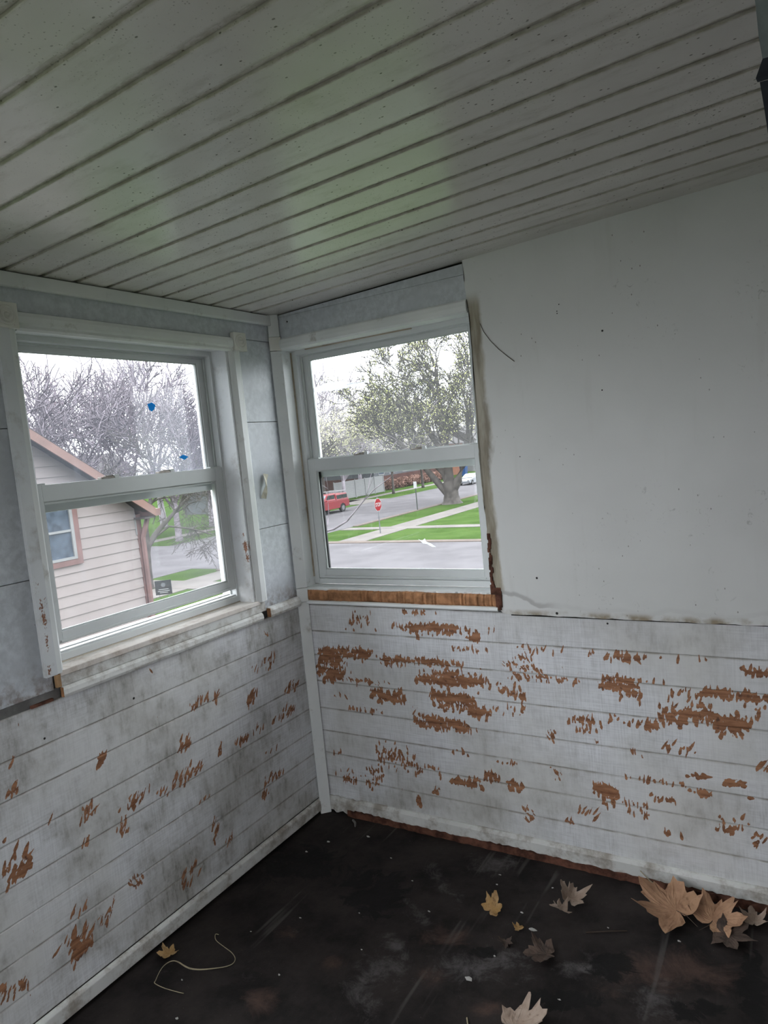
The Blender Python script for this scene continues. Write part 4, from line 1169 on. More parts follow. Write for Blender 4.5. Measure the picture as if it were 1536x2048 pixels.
PD = dict(PB, deep=5, L=2.8, open=.6)
mbD, lfD = tree_mesh(61, 2.6, .24, PD, 3, .085)
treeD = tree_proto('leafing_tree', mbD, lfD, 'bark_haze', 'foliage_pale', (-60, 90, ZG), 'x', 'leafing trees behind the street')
RIGHT_TREES = [(-38.2, 80, 1.05, 'D', 'hazy leafing tree over the parked red pickup'),
               (-37.0, 92, 1.42, 'B', 'tall bare upright tree behind the white fence'),
               (-33.4, 90, 1.15, 'D', 'leafing tree whose low boughs hang over the white fence'),
               (-28.6, 135, 1.55, 'D', 'broad leafing tree left of the huge forked street tree'),
               (-22.8, 118, 1.45, 'D', 'distant leafing tree beside the cut plasterboard edge'),
               (-37.6, 84, .80, 'D', 'low leafing tree in front of the grey house roof'),
               (-35.0, 125, 1.15, 'D', 'leafing tree standing beyond the grey house roof'),
               (-31.2, 124, 1.05, 'D', 'low leafing tree showing over the brick-based house roof'),
               (-26.0, 150, 1.3, 'D', 'leafing tree showing over the orange brick house'),
               (-40.0, 100, 1.2, 'D', 'leafing tree rising beyond the picket fence'),
               (-39.3, 70, .82, 'D', 'leafing tree beside the walk near the picket fence'),
               (-34.8, 84.5, 1.0, 'D', 'leafing tree at the driveway edge by the white fence end'),
               (-32.4, 120, 1.38, 'D', 'leafing tree rising over the dark grey house roof'),
               (-30.0, 132, 1.6, 'D', 'farthest leafing tree between the dark grey and orange houses')]
for i, (az, dist, s, kind, lab) in enumerate(RIGHT_TREES):
    x, y = ray_xy(az, dist)
    pr = treeD if kind == 'D' else treeB
    place(pr, (x, y, ZG), i * 2.1 + .5, s, lab, kind not in used); used.add(kind)
# slender street trees in front of the brick-based house
PS = dict(PB, deep=4, L=1.4, open=.5, limbs=4)
mbS, lfS = tree_mesh(77, 3.2, .16, PS, .5, .08)
tS = tree_proto('street_tree', mbS, lfS, 'bark_dark', 'foliage_pale', (-43.0, 73.1, ZG), 'slender bare street tree nearest the white fence', 'slender street trees along the far walk')
place(tS, (-43.0, 81.0, ZG), 2.0, 1.1, 'slender bare street tree in front of the white-trimmed house windows')
tS2 = place(tS, (-42.0, 57.2, ZG), 4.0, 1.15, 'slender bare street tree rising behind the red pickup')

# thin tree close to the porch; one bough curves across the lower pane of the far window
PN = dict(deep=3, kids=[1, 2, 2, 2], wig=.14, up=.03, taper=.6, rmin=.006, spread=.9, limbs=1, open=.5, L=.9)
limbs = [(V3([(0, 0, -.2), (.05, 0, 1.5), (.1, .1, 3.0), (-.1, .1, 4.4)]), [.09, .075, .06, .04], [3]),
         (V3([(.05, 0, 2.5), (.75, 0, 3.05), (1.6, 0, 3.40), (2.12, .02, 3.48), (2.5, .02, 3.55), (2.95, .05, 3.76), (3.25, .05, 4.02), (3.55, .08, 4.30), (3.95, .1, 4.62), (4.5, .1, 4.92)]), [.05, .045, .036, .032, .029, .025, .021, .017, .013, .008], [7, 9]),
         (V3([(2.12, .02, 3.48), (2.27, .03, 3.66), (2.36, .03, 3.98), (2.40, 0, 4.3)]), [.016, .014, .011, .008], [3])]
mbN, lfN = tree_mesh(15, 0, 0, PN, .3, .025, limbs)
tree_proto('young_tree', mbN, lfN, 'bark_grey', 'foliage_bud', (-12.45, 14.0, ZG), 'thin bare tree close by with a bough curving across the view', None)

# ---- stop sign
ss = empty('stop_sign', (-23.4, 37.9, ZG), 0, 'red octagonal stop sign on a steel post at the street corner', 'stop sign')
MB().box(-.025, .025, -.025, .025, -.2, 2.5).build('post', 'post_metal', ss)
def octagon(r, x0, x1, zc):
    R = r / math.cos(math.pi / 8)
    return MB().prism([(R * math.cos(math.pi / 8 + k * math.pi / 4), zc + R * math.sin(math.pi / 8 + k * math.pi / 4)) for k in range(8)], x0, x1, 'x')
octagon(.43, .026, .030, 1.98).build('sign_border', 'sign_white', ss)
pl = octagon(.405, .030, .033, 1.98).build('sign_plate', 'sign_red', ss)
def lettering(txt, size, mat, parent, loc, rot, name='lettering', sx=1.0):
    cu = bpy.data.curves.new(name, 'FONT')
    cu.body = txt; cu.size = size; cu.align_x = 'CENTER'; cu.align_y = 'CENTER'; cu.extrude = .002; cu.offset = size * .016
    tmp = bpy.data.objects.new('tmp', cu); COL.objects.link(tmp)
    dg = bpy.context.evaluated_depsgraph_get()
    me = bpy.data.meshes.new_from_object(tmp.evaluated_get(dg))
    bpy.data.objects.remove(tmp)
    me.materials.clear(); me.materials.append(MATS[mat])
    o = bpy.data.objects.new(name, me); COL.objects.link(o); o.parent = parent
    o.location = loc; o.rotation_euler = rot; o.scale = (sx, 1, 1)
    return o
lettering('STOP', .36, 'sign_white', pl, (.036, 0, 1.98), (math.pi / 2, 0, math.pi / 2), 'lettering', .80)

# street rule sign on a dark post
ps = empty('street_sign', (-28.15, 52.0, ZG), 0, 'small white rectangular street sign on a dark green post', 'sign')
MB().box(-.035, .035, -.035, .035, -.2, 2.6).build('post', 'post_green', ps)
MB().box(-.16, .16, -.045, -.037, 1.98, 2.58).build('sign_plate', 'sign_white', ps, bevel=.003)

# black yard sign
ys_ = empty('yard_sign', (-23.0, 18.7, ZG), math.radians(38), 'small black yard sign with white marks on the grass', 'yard sign')
for x in (-.2, .2): MB().tube([(x, 0, -.1), (x, 0, .42)], .008, 5).build('stake', 'post_metal', ys_)
pl = MB().box(-.36, .36, -.012, .0, .20, .84).build('sign_plate', 'yard_black', ys_)
MB().lathe([(.10, -.0125), (.10, -.016)], (.0, 0, .64), 'y', 12).build('printed_emblem', 'post_metal', pl)
for zz, wd in ((.44, .22), (.36, .26), (.29, .18)):
    MB().box(-wd, wd, -.0155, -.012, zz - .012, zz + .012).build('printed_line', 'sign_white', pl)

# ---- vehicles
def wheel(root, x, y, r, wd):
    t = MB().lathe([(r * .55, -wd / 2), (r * .92, -wd / 2), (r, -wd * .35), (r, wd * .35), (r * .92, wd / 2), (r * .55, wd / 2)], (x, y, r), 'x', 18).build('wheel', 'tyre', root, smooth=False)
    MB().lathe([(r * .56, -wd / 2 - .01), (r * .56, wd / 2 + .01)], (x, y, r), 'x', 14).build('hub_cap', 'chrome', t)
def taper_cab(mb, base, top, z0, z1):
    """base/top: (x half, y0, y1)"""
    k = len(mb.v)
    for (hx, a, b), z in ((base, z0), (top, z1)):
        mb.v += [(-hx, a, z), (hx, a, z), (hx, b, z), (-hx, b, z)]
    mb.f += [tuple(k + i for i in q) for q in ((3, 2, 1, 0), (4, 5, 6, 7), (0, 1, 5, 4), (1, 2, 6, 5), (2, 3, 7, 6), (3, 0, 4, 7))]
    return mb
tk = empty('pickup_truck', (-38.3, 51.9, ZG), 0, 'red pickup truck with a ladder rack and cap over its bed', 'pickup truck')
W_ = .86
# side outline: front towards -y
body = MB().prism([(-2.35, .38), (-2.38, .62), (-2.30, .88), (-1.15, 1.02), (2.35, 1.02), (2.40, .55), (2.30, .42), (1.85, .42), (1.75, .62), (1.45, .74), (1.15, .62), (1.05, .38), (-1.05, .38), (-1.15, .62), (-1.45, .74), (-1.75, .62), (-1.85, .40)], -W_, W_, 'x').build('body', 'car_red', tk, bevel=.03)
taper_cab(MB(), (W_ - .02, -1.15, .60), (W_ - .14, -.45, .48), 1.02, 1.58).build('cab', 'car_red', tk, bevel=.04)
taper_cab(MB(), (W_ - .09, -1.165, -.5), (W_ - .17, -.60, -.4), 1.07, 1.52).build('windshield', 'car_glass_lit', tk)
for sx in (-1, 1):
    MB().prism([(-.80, 1.06), (-.10, 1.06), (-.10, 1.50), (-.42, 1.50)], sx * (W_ - .075), sx * (W_ - .055), 'x').build('side_window', 'car_glass', tk)
    MB().prism([(-.04, 1.06), (.46, 1.06), (.42, 1.50), (-.04, 1.50)], sx * (W_ - .075), sx * (W_ - .055), 'x').build('side_window', 'car_glass', tk)
    MB().box(sx * (W_ + .02), sx * (W_ + .14), -.92, -.84, 1.04, 1.16).build('mirror', 'car_red', tk)
    MB().box(sx * .55, sx * .80, -2.40, -2.36, .66, .82).build('headlamp', 'lamp_clear', tk)
    MB().box(sx * .70, sx * .86, 2.37, 2.41, .66, .92).build('tail_lamp', 'lamp_red', tk)
    for yy in (-1.45, 1.45): wheel(tk, sx * .76, yy, .36, .22)
cap = taper_cab(MB(), (W_ - .02, .64, 2.34), (W_ - .13, .68, 2.26), 1.02, 1.52).build('bed_cap', 'car_red', tk, bevel=.03)
for sx in (-1, 1):
    for a, b in ((.78, 1.45), (1.52, 2.2)):
        MB().box(sx * (W_ - .085), sx * (W_ - .04), a, b, 1.10, 1.42).build('cap_window', 'car_glass', cap)
tk.scale = (1.2, 1.2, 1.2)
rk = empty('ladder_rack', (0, 0, 0)); rk.parent = tk
for yy in (.75, 1.5, 2.2):
    MB().tube([(-.70, yy, 1.5), (-.70, yy, 1.72), (.70, yy, 1.72), (.70, yy, 1.5)], .022, 5).build('rack_hoop', 'white_far', rk)
for sx in (-.70, .70): MB().tube([(sx, .7, 1.72), (sx, 2.25, 1.72)], .02, 5).build('rack_rail', 'white_far', rk)
MB().box(-.84, .84, -2.50, -2.38, .42, .60).build('bumper', 'chrome', tk, bevel=.02)
MB().box(-.50, .50, -2.405, -2.36, .64, .84).build('grille', 'car_glass', tk)
MB().box(-.84, .84, 2.38, 2.50, .44, .58).build('bumper', 'chrome', tk, bevel=.02)

cr = empty('parked_car', (-36.6, 82.5, ZG), 0, 'pale silver-white sedan parked along the side street', 'car')
MB().prism([(-2.30, .30), (-2.34, .55), (-2.20, .74), (-1.05, .90), (1.55, .92), (2.28, .84), (2.32, .40), (1.85, .28), (1.7, .55), (1.4, .66), (1.1, .55), (1.0, .26), (-1.0, .26), (-1.1, .55), (-1.4, .66), (-1.7, .55), (-1.85, .28)], -.88, .88, 'x').build('body', 'car_white', cr, bevel=.04)
taper_cab(MB(), (.84, -1.10, 1.75), (.62, -.30, 1.0), .90, 1.40).build('cabin', 'car_white', cr, bevel=.05)
taper_cab(MB(), (.76, -1.12, -.9), (.56, -.42, -.3), .94, 1.34).build('windshield', 'car_glass_lit', cr)
for sx in (-1, 1):
    k = MB(); b0 = [(-.86, .95), (.20, .95), (.20, 1.33), (-.28, 1.33)]; b1 = [(.27, .95), (1.30, .95), (.85, 1.33), (.27, 1.33)]
    for b in (b0, b1):
        k = MB()
        for (u, z), off in zip(b, (.835, .835, .66, .66)): k.v.append((sx * off, u, z))
        for (u, z), off in zip(b, (.85, .85, .69, .69)): k.v.append((sx * off, u, z))
        k.f = [(0, 1, 2, 3), (4, 5, 6, 7), (0, 1, 5, 4), (1, 2, 6, 5), (2, 3, 7, 6), (3, 0, 4, 7)]
        k.build('side_window', 'car_glass', cr)
    for yy in (-1.4, 1.4): wheel(cr, sx * .79, yy, .31, .2)
    MB().box(sx * .55, sx * .82, -2.36, -2.30, .56, .70).build('headlamp', 'lamp_clear', cr)

# ---- fences, houses, bin and hedge across the side street
fn = empty('white_fence', (-47.0, 66.0, ZG), 0, 'tall white board fence by the concrete driveway', 'fence')
for i in range(10):
    MB().box(-.03, .0, 0, 11.5, .08 + i * .215, .08 + i * .215 + .205).build('fence_board', 'white_far', fn)
for i in range(6): MB().box(-.06, .05, i * 2.28, i * 2.28 + .12, -.1, 2.3).build('fence_post', 'white_far', fn)
pk = empty('picket_fence', (-46.6, 50.5, ZG), 0, 'low white picket fence behind the red pickup', 'fence')
for i in range(62): MB().box(-.015, .015, i * .24, i * .24 + .13, .1, 1.35).build('picket', 'white_far', pk)
for zz in (.35, 1.05): MB().box(.015, .05, 0, 15, zz, zz + .09).build('fence_rail', 'white_far', pk)

def house(name, label, x, y0, y1, depth, h, wall, base=None, base_h=0, roof_h=2.6, wins=(), cat='house'):
    """front wall faces +x"""
    r = empty(name, (x, y0, ZG), 0, label, cat)
    L = y1 - y0
    MB().box(-depth, 0, 0, L, -.2, h).build('house_wall', wall, r)
    if base: MB().box(-depth - .02, .12, -.12, L + .12, -.2, base_h).build('wall_base', base, r)
    MB().prism([(-depth - .4, h), (.4, h), (-depth / 2, h + roof_h)], -.4, L + .4, 'y').build('roof', 'shingle', r)
    for (a, b, c, d) in wins:
        f = MB().box(.0, .06, a - .12, a, c - .12, d + .12).box(.0, .06, b, b + .12, c - .12, d + .12).box(.0, .06, a, b, c - .12, c).box(.0, .06, a, b, d, d + .12).box(.0, .05, a, b, (c + d) / 2 - .04, (c + d) / 2 + .04).build('window_frame', 'white_far', r)
        MB().box(-.01, .02, a, b, c, d).build('window_pane', 'far_pane', f)
    return r
house('grey_house', 'grey house with white-trimmed windows behind the white fence', -55, 58, 73, 9, 5.6, 'grey_siding', None, 0, 2.6, [(2, 3.4, 2.6, 4.4), (5.5, 6.9, 2.6, 4.4), (9, 10.4, 2.6, 4.4), (11.8, 13.2, 2.6, 4.4)])
house('brick_based_house', 'dark grey house with white window trim over a red-brown base', -50.3, 80.5, 101, 9, 5.6, 'grey_siding', 'brick_far', 1.9, 2.8, [(1.2, 2.6, 2.2, 4.2), (4.2, 5.6, 2.2, 4.2), (8.0, 10.6, 2.2, 4.2), (12.6, 15.2, 2.2, 4.2), (17.0, 19.2, 2.2, 4.2)])
house('orange_brick_house', 'orange brick house seen between the boughs of the street tree', -51.5, 104, 113, 8, 5.5, 'brick_orange', None, 0, 2.6, [(2, 3.4, 2.2, 4.0), (5.6, 7.0, 2.2, 4.0)])
house('white_house', 'white house beyond the blue bin', -51.0, 118, 131, 9, 5.8, 'white_far', None, 0, 2.8, [(7.5, 9, 2.2, 4.0)])
house('pale_house', 'pale distant house with white windows behind the budding trees', -72, 44, 58, 9, 5.8, 'tan_siding', None, 0, 2.8, [(1.5, 2.9, 2.6, 4.6), (4.0, 5.4, 2.6, 4.6), (8, 9.4, 2.6, 4.6)])
house('distant_house', 'grey distant house low behind the budding trees', -76, 22, 38, 9, 5.2, 'grey_siding', None, 0, 2.6, [(2, 3.4, 2.6, 4.4), (6, 7.4, 2.6, 4.4), (10.5, 12, 2.6, 4.4)])
cf = empty('cedar_fence', (-40.5, 118, ZG), 0, 'brown wooden board fence behind the parked sedan', 'fence')
for i in range(60): MB().box(i * .26, i * .26 + .245, -.02, .0, .05, 2.6 + .02 * (i % 3)).build('fence_board', 'cedar', cf)
bn = empty('recycling_bin', (-47.0, 103.0, ZG), 0, 'blue wheeled bin standing by the white house', 'bin')
taper_cab(MB(), (.42, -.42, .42), (.55, -.55, .55), .05, 1.95).build('bin_body', 'bin_blue', bn, bevel=.04)
MB().box(-.6, .6, -.62, .6, 1.95, 2.1).build('bin_lid', 'bin_blue', bn, bevel=.03)

# hedge along the foot of the brick-based house
def hedge():
    rs = np.random.RandomState(4)
    root = empty('hedge', (-48.6, 80.5, ZG), 0, 'long clipped brown winter hedge along the brick-based house', 'hedge')
    m = MB()
    for _ in range(5200):
        c = Vector((rs.uniform(-.7, .7), rs.uniform(0, 19), 0))
        c.z = abs(rs.normal(0, .5)) * 1.1 + rs.uniform(0, .6)
        if c.z > 1.45: c.z = rs.uniform(.2, 1.4)
        add_leaf(m, c, .16, rs)
    o = m.build('twig_mass', 'hedge_brown', root, fix=False); o['kind'] = 'stuff'
    for i in range(12):
        MB().tube([(rs.uniform(-.2, .2), .8 + i * 1.55, -.1), (rs.uniform(-.3, .3), .8 + i * 1.55, 1.2)], .04, 5).build('stem', 'bark_dark', root)
hedge()

# ------------------------------------------------------------------ scraps on the panes and walls
def scrap(name, pts, nrm, thick, mat, label, cat, wave=0, seed=1, group=None):
    """small flat cutting lying on a surface: outline in world metres, thickened along nrm"""
    rs = np.random.RandomState(seed)
    nv = Vector(nrm).normalized()
    c = sum((Vector(p) for p in pts), Vector()) / len(pts)
    m = MB()
    P = [Vector(p) + nv * (rs.uniform(0, wave) if wave else 0) for p in pts]
    n = len(P)
    m.v = [tuple(c + nv * (thick + wave) - c)] + [tuple(p + nv * thick - c) for p in P] + [tuple(p - c) for p in P] + [tuple(Vector((0, 0, 0)))]
    for i in range(n):
        j = (i + 1) % n
        m.f += [(0, 1 + i, 1 + j), (1 + i, 1 + n + i, 1 + n + j, 1 + j), (2 * n + 1, 1 + n + j, 1 + n + i)]
    o = m.build(name, mat)
    o.location = c
    return tag(o, label, cat, group)
xg = -.1195
scrap('tape_scrap', [(xg, -.583, 1.735), (xg, -.563, 1.741), (xg, -.548, 1.732), (xg, -.553, 1.719), (xg, -.568, 1.709), (xg, -.578, 1.716)], (1, 0, 0), .0008, 'blue_tape', 'blue tape scrap stuck high on the dusty left pane', 'tape')
scrap('tape_scrap', [(xg, -.468, 1.542), (xg, -.448, 1.551), (xg, -.424, 1.541), (xg, -.444, 1.531)], (1, 0, 0), .0008, 'blue_tape', 'blue diamond tape scrap low on the dusty left pane', 'tape')
# torn translucent film on the far window's upper pane
def film():
    t = NT('torn_film')
    tr = t.n('ShaderNodeBsdfTransparent')
    tl = t.n('ShaderNodeBsdfTranslucent'); tl.inputs[0].default_value = (.62, .63, .66, 1)
    mx = t.n('ShaderNodeMixShader')
    t.put(mx.inputs[0], t.ramp(t.noise(60, 4), .3, .6, .35, .75)); t.put(mx.inputs[1], tr.outputs[0]); t.put(mx.inputs[2], tl.outputs[0])
    MATS['torn_film'] = t.done(mx.outputs[0])
film()
rs = np.random.RandomState(12)
top = [(.066 + .293 * i / 20, .1185, 1.776 + .018 * math.sin(math.pi * min(1, i / 16)) + rs.uniform(-.002, .002)) for i in range(21)]
bot = [(.066 + .293 * i / 20, .1185, 1.766 - .012 * math.sin(math.pi * i / 20) + .008 * i / 20 + rs.uniform(-.003, .003)) for i in range(20, -1, -1)]
scrap('film_scrap', top + bot, (0, -1, 0), .0006, 'torn_film', 'torn strip of cloudy film stuck to the far upper pane', 'film')
scrap('paint_smear', [(.536, .0865, 1.140), (.552, .0865, 1.133), (.566, .0865, 1.142), (.570, .0865, 1.130), (.590, .0865, 1.122), (.612, .0865, 1.108), (.596, .0865, 1.108), (.572, .0865, 1.120), (.556, .0865, 1.122)], (0, -1, 0), .0006, 'torn_film', 'white paint smear on the lower pane of the far window', 'smear')
# twisted bit of masking tape hanging on the panel between the windows
def masking():
    root = MB()
    pts = [(-.166, 1.452), (-.140, 1.446), (-.154, 1.402), (-.164, 1.396), (-.150, 1.352), (-.186, 1.360), (-.170, 1.398), (-.163, 1.404)]
    m = MB()
    rows = [((-.160, 1.450), (-.134, 1.444), .003, .006), ((-.163, 1.428), (-.146, 1.420), .010, .006), ((-.163, 1.402), (-.157, 1.398), .012, .014), ((-.178, 1.376), (-.158, 1.372), .006, .012), ((-.186, 1.356), (-.160, 1.348), .001, .004)]
    for (a, b, xa, xb) in rows:
        m.v += [(xa, a[0], a[1]), (xb, b[0], b[1])]
    m.f = [(2 * i, 2 * i + 1, 2 * i + 3, 2 * i + 2) for i in range(4)]
    c = (.0, -.16, 1.40)
    m.v = [(a - c[0], b - c[1], d - c[2]) for a, b, d in m.v]
    o = m.build('masking_tape', 'masking_tape', solid=.0006)
    o.location = c
    tag(o, 'twisted strip of masking tape hanging on the panel between the windows', 'tape')
masking()
m = MB(); m.tube([(.906, -.0085, 1.892), (.918, -.010, 1.862), (.940, -.010, 1.828), (.966, -.010, 1.797), (.996, -.010, 1.768), (1.018, -.009, 1.748)], .0011, 5)
tag(m.build('loose_thread', 'twig_brown'), 'thin dark thread clinging to the plasterboard beside the far window', 'thread')
# torn strip hanging at the right, in front of the house wall
def hanging():
    r = empty('hanging_strip', (1.80, -1.0, 2.14), 0, 'torn grey plastic strip with dark fold hanging from the ceiling', 'plastic strip')
    def ribbon(name, rows, mat):
        m = MB()
        for (a, b, z, yy) in rows: m.v += [(a, yy, z), (b, yy + .01, z)]
        m.f = [(2 * i, 2 * i + 1, 2 * i + 3, 2 * i + 2) for i in range(len(rows) - 1)]
        m.build(name, mat, r, solid=.002)
    ribbon('strip', [(.000, .09, .012, 0), (.004, .09, -.03, 0), (.006, .09, -.075, .004), (.011, .09, -.12, .006)], 'plastic_grey')
    ribbon('fold', [(.010, .09, -.112, -.004), (.000, .09, -.138, -.008), (.002, .09, -.144, -.006)], 'plastic_dark')
    ribbon('tail', [(.005, .09, -.144, -.004), (.009, .09, -.18, 0), (.013, .085, -.225, .004)], 'plastic_dark')
hanging()

# ------------------------------------------------------------------ litter on the floor
LOBES = [(0, 1.0), (7, .86), (13, .78), (18, .82), (24, .62), (29, .54), (35, .66), (41, .78), (46, .84), (51, .96), (57, .84), (63, .74), (69, .72), (76, .58), (82, .50), (92, .62), (102, .66), (109, .72), (116, .60), (128, .50), (142, .44), (158, .34), (172, .20), (180, .08)]
def maple_leaf(name, size, loc, rz, tilt, curl, mat, label, seed, half=False, group=None, lobe=1.0, stem=True):
    rs = np.random.RandomState(seed)
    out = [(a, r) for a, r in LOBES] + [(360 - a, r) for a, r in LOBES[-2:0:-1]]
    if half: out = [(a, r * (1 if a < 125 or a > 300 else .30)) for a, r in out]
    rings = 6
    m = MB(); m.v.append((0, 0, 0))
    jag = [1 + rs.uniform(-.07, .07) for _ in out]
    ph = rs.uniform(0, 6.28)
    for k in range(1, rings + 1):
        f = k / rings
        for i, (a, r) in enumerate(out):
            rr = size * (.32 + (r - .32) * (f ** .6) * lobe) * f * jag[i] if r > .32 else size * r * f * jag[i]
            t = math.radians(a)
            x, y = rr * math.sin(t), rr * math.cos(t)
            q = math.hypot(x, y) / size
            z = curl * size * (q ** 2) * (.8 + .6 * math.sin(2 * t + ph) + .35 * math.sin(5 * t + ph * 2)) + rs.normal(0, .012) * size * f
            m.v.append((x, y, z))
    n = len(out)
    for i in range(n): m.f.append((0, 1 + i, 1 + (i + 1) % n))
    for k in range(rings - 1):
        for i in range(n):
            j = (i + 1) % n
            m.f.append((1 + k * n + i, 1 + (k + 1) * n + i, 1 + (k + 1) * n + j, 1 + k * n + j))
    zmin = min(v[2] for v in m.v)
    root = empty(name, loc, rz, label, 'leaf', group)
    root.rotation_euler = (tilt[0], tilt[1], rz)
    o = m.build('leaf_blade', mat, root, smooth=False, solid=.0009)
    # veins
    v = MB()
    for a in (0, 52, 108, 252, 308):
        if half and 125 < a < 300: continue
        t = math.radians(a); L = size * (.9 if a == 0 else .8 if a in (52, 308) else .5)
        pts = []
        for q in np.linspace(0, 1, 5):
            x, y = L * q * math.sin(t), L * q * math.cos(t)
            w = math.hypot(x, y) / size
            pts.append((x, y, curl * size * w ** 2 * (.8 + .6 * math.sin(2 * t + ph) + .35 * math.sin(5 * t + ph * 2)) + .0006))
        v.tube(pts, [.0011, .001, .0008, .0006, .0004], 4)
    v.build('vein', mat, o)
    if stem:
        MB().tube([(0, 0, 0), (.004, -size * .25, .004), (-.004, -size * .55, .002)], [.0014, .0012, .001], 5).build('stem', 'twig_brown', root)
    return root
FZ = FLOOR
maple_leaf('maple_leaf', .135, (1.448, -.150, FZ + .030), math.radians(62), (math.radians(8), math.radians(-10), 0), .30, 'leaf_tan', 'large tan maple leaf with raised lobes lying by the far baseboard', 3)
maple_leaf('maple_leaf', .105, (1.548, -.135, FZ + .016), math.radians(-28), (math.radians(10), math.radians(8), 0), .35, 'leaf_tan', 'smaller tan maple leaf tucked under the large one by the baseboard', 5)
maple_leaf('dead_leaf', .085, (1.585, -.175, FZ + .012), math.radians(-100), (0, math.radians(6), 0), .25, 'leaf_dark', 'dark decayed leaf beside the two tan maple leaves', 8, stem=False)
maple_leaf('dead_leaf', .060, (1.135, -.205, FZ + .020), math.radians(15), (math.radians(20), math.radians(25), 0), .75, 'leaf_grey', 'crumpled grey-brown leaf curled upright on bare floor', 11, stem=False)
maple_leaf('dead_leaf', .045, (1.125, -.262, FZ + .014), math.radians(150), (math.radians(25), 0, 0), .8, 'leaf_grey', 'small grey leaf curl touching the upright crumpled leaf', 12, stem=False)
maple_leaf('dead_leaf', .048, (.918, -.345, FZ + .014), math.radians(-20), (math.radians(30), math.radians(10), 0), .7, 'leaf_gold', 'small golden curled leaf alone on the dark floor', 14, stem=False)
maple_leaf('dead_leaf', .070, (1.140, -.462, FZ + .010), math.radians(110), (0, math.radians(5), 0), .4, 'leaf_dark', 'dark brown shrivelled leaf on the stained middle of the floor', 17, stem=False)
maple_leaf('dead_leaf', .095, (1.150, -.745, FZ + .016), math.radians(-60), (math.radians(4), math.radians(-6), 0), .4, 'leaf_grey', 'broad light-brown leaf lying on the black stain', 19)
maple_leaf('dead_leaf', .022, (1.028, -.388, FZ + .006), math.radians(40), (0, 0, 0), .5, 'leaf_gold', 'tiny orange leaf fragment beside a white paint flake', 23, stem=False)
maple_leaf('dead_leaf', .040, (.075, -.935, FZ + .008), math.radians(80), (0, math.radians(10), 0), .4, 'leaf_gold', 'orange leaf scrap under the left baseboard', 25, stem=False)
maple_leaf('dead_leaf', .050, (1.655, -.085, FZ + .010), math.radians(10), (math.radians(10), 0, 0), .6, 'leaf_grey', 'pale crumbled leaf against the far baseboard end', 27, stem=False)
maple_leaf('dead_leaf', .030, (1.010, -.455, FZ + .006), math.radians(200), (0, 0, 0), .5, 'leaf_dark', 'small black leaf scrap between the golden and shrivelled leaves', 29, stem=False)

# looped pale wire near the left baseboard
pts = [(.149, -.795), (.140, -.80), (.165, -.822), (.215, -.836), (.255, -.845), (.282, -.858), (.288, -.875), (.275, -.893), (.247, -.915), (.215, -.938), (.185, -.950), (.158, -.950), (.128, -.945), (.105, -.945), (.093, -.955), (.092, -.975), (.103, -1.00), (.122, -1.030), (.130, -1.040), (.165, -1.040), (.205, -1.033), (.236, -1.026)]
def smooth_path(p, n=4):
    out = []
    for i in range(len(p) - 1):
        a, b, c, d = p[max(0, i - 1)], p[i], p[i + 1], p[min(len(p) - 1, i + 2)]
        for k in range(n):
            t = k / n
            out.append(tuple(.5 * (2 * b[q] + (c[q] - a[q]) * t + (2 * a[q] - 5 * b[q] + 4 * c[q] - d[q]) * t * t + (3 * b[q] - a[q] - 3 * c[q] + d[q]) * t ** 3) for q in (0, 1)))
    return out + [p[-1]]
sp = smooth_path(pts)
n = len(sp)
m = MB(); m.tube([(x, y, FZ + .002 + .006 * math.sin(math.pi * i / n * 3) ** 2) for i, (x, y) in enumerate(sp)], [.0011 + .0012 * math.exp(-((i / n - .5) / .12) ** 2) for i in range(n)], 6)
tag(m.build('loose_wire', 'straw', smooth=True), 'thin pale wire lying in an S-shaped loop by the left baseboard', 'wire')

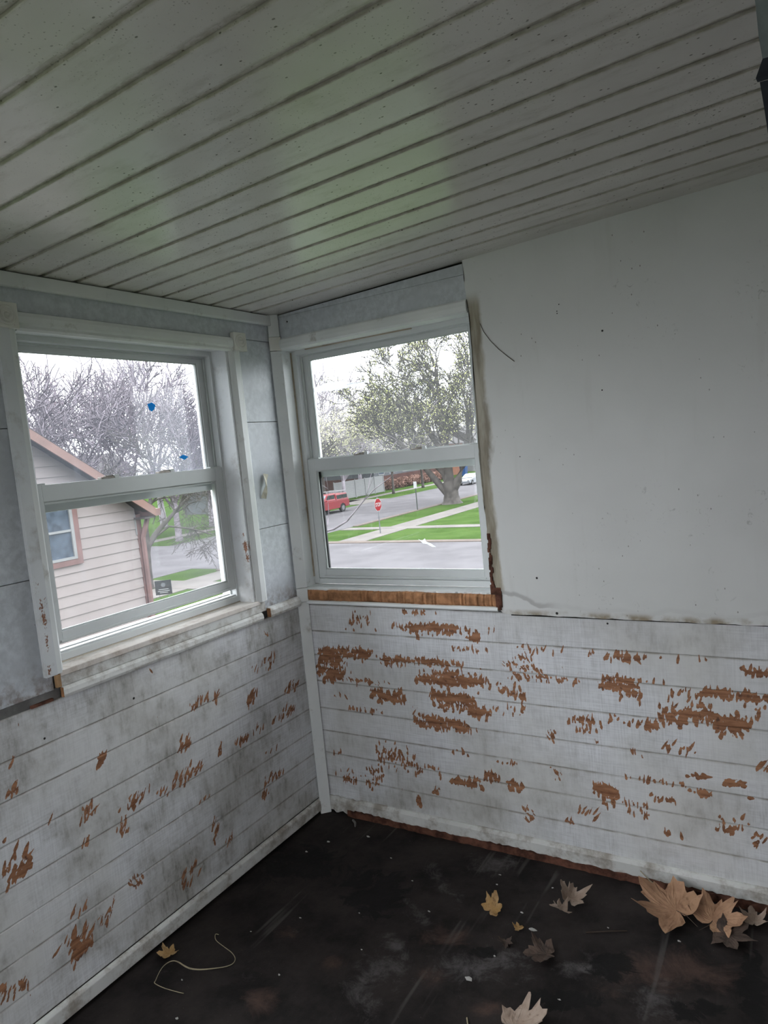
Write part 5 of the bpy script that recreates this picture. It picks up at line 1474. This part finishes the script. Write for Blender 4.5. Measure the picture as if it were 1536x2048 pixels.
# straws and sticks
def stick(name, a, b, r, mat, label, z=.003):
    m = MB(); mid = ((a[0] + b[0]) / 2 + .006, (a[1] + b[1]) / 2, FZ + z + .003)
    m.tube([(a[0], a[1], FZ + z), mid, (b[0], b[1], FZ + z)], [r, r, r * .7], 5)
    tag(m.build(name, mat), label, 'stick')
stick('wood_splinter', (.178, -.045), (.214, -.083), .005, 'grey_wood', 'flat grey splinter leaning out from the broken baseboard end', .006)
stick('twig', (1.215, -.318), (1.325, -.262), .002, 'twig_brown', 'thin dark twig pointing at the large maple leaf')
stick('grass_stalk', (1.020, -.760), (1.040, -.815), .0018, 'straw', 'pale grass stalk near the broad light-brown leaf')
m = MB(); m.tube([(1.318, -.020, .03), (1.345, -.022, .006), (1.372, -.024, -.012), (1.380, -.028, FZ + .002)], [.0015, .002, .002, .002], 5)
tag(m.build('grass_stalk', 'straw'), 'bent dry stalk hanging over the far baseboard', 'stick')

# flakes of paint scattered about
rs = np.random.RandomState(31)
FLAKES = [(.968, -.632, .013), (1.063, -.368, .014), (1.007, -.307, .007), (1.058, -.150, .006), (.880, -.205, .006), (1.27, -.27, .005), (1.47, -.245, .007), (1.70, -.165, .010),
          (.30, -.12, .010), (.46, -.21, .006), (.60, -.30, .005), (.73, -.42, .006), (.52, -.52, .005), (.35, -.62, .006), (.24, -.74, .005), (.45, -.85, .006), (.62, -.66, .005), (.19, -.99, .005), (.29, -1.10, .008), (1.00, -.52, .005), (1.22, -.60, .006), (.87, -.15, .007), (.17, -.21, .009), (.13, -.30, .008)]
for i, (x, y, s) in enumerate(FLAKES):
    s = s * (1.0 if i < 2 else .75)
    ang = rs.uniform(0, 6.28)
    k = rs.randint(5, 8)
    pts = [(x + s * math.cos(ang + 6.283 * q / k) * rs.uniform(.6, 1.2), y + s * .6 * math.sin(ang + 6.283 * q / k) * rs.uniform(.6, 1.2), FZ + .0005) for q in range(k)]
    lab = 'largest white paint flake lying on the grey dusty patch' if i == 0 else 'long pale paint flake beside the tiny orange leaf fragment' if i == 1 else 'tiny white paint flake on the dark floor'
    scrap('paint_flake', pts, (0, 0, 1), .0012, 'paint_chip', lab, 'paint flake', .002, i, None if i < 2 else 'tiny paint flakes on the floor')
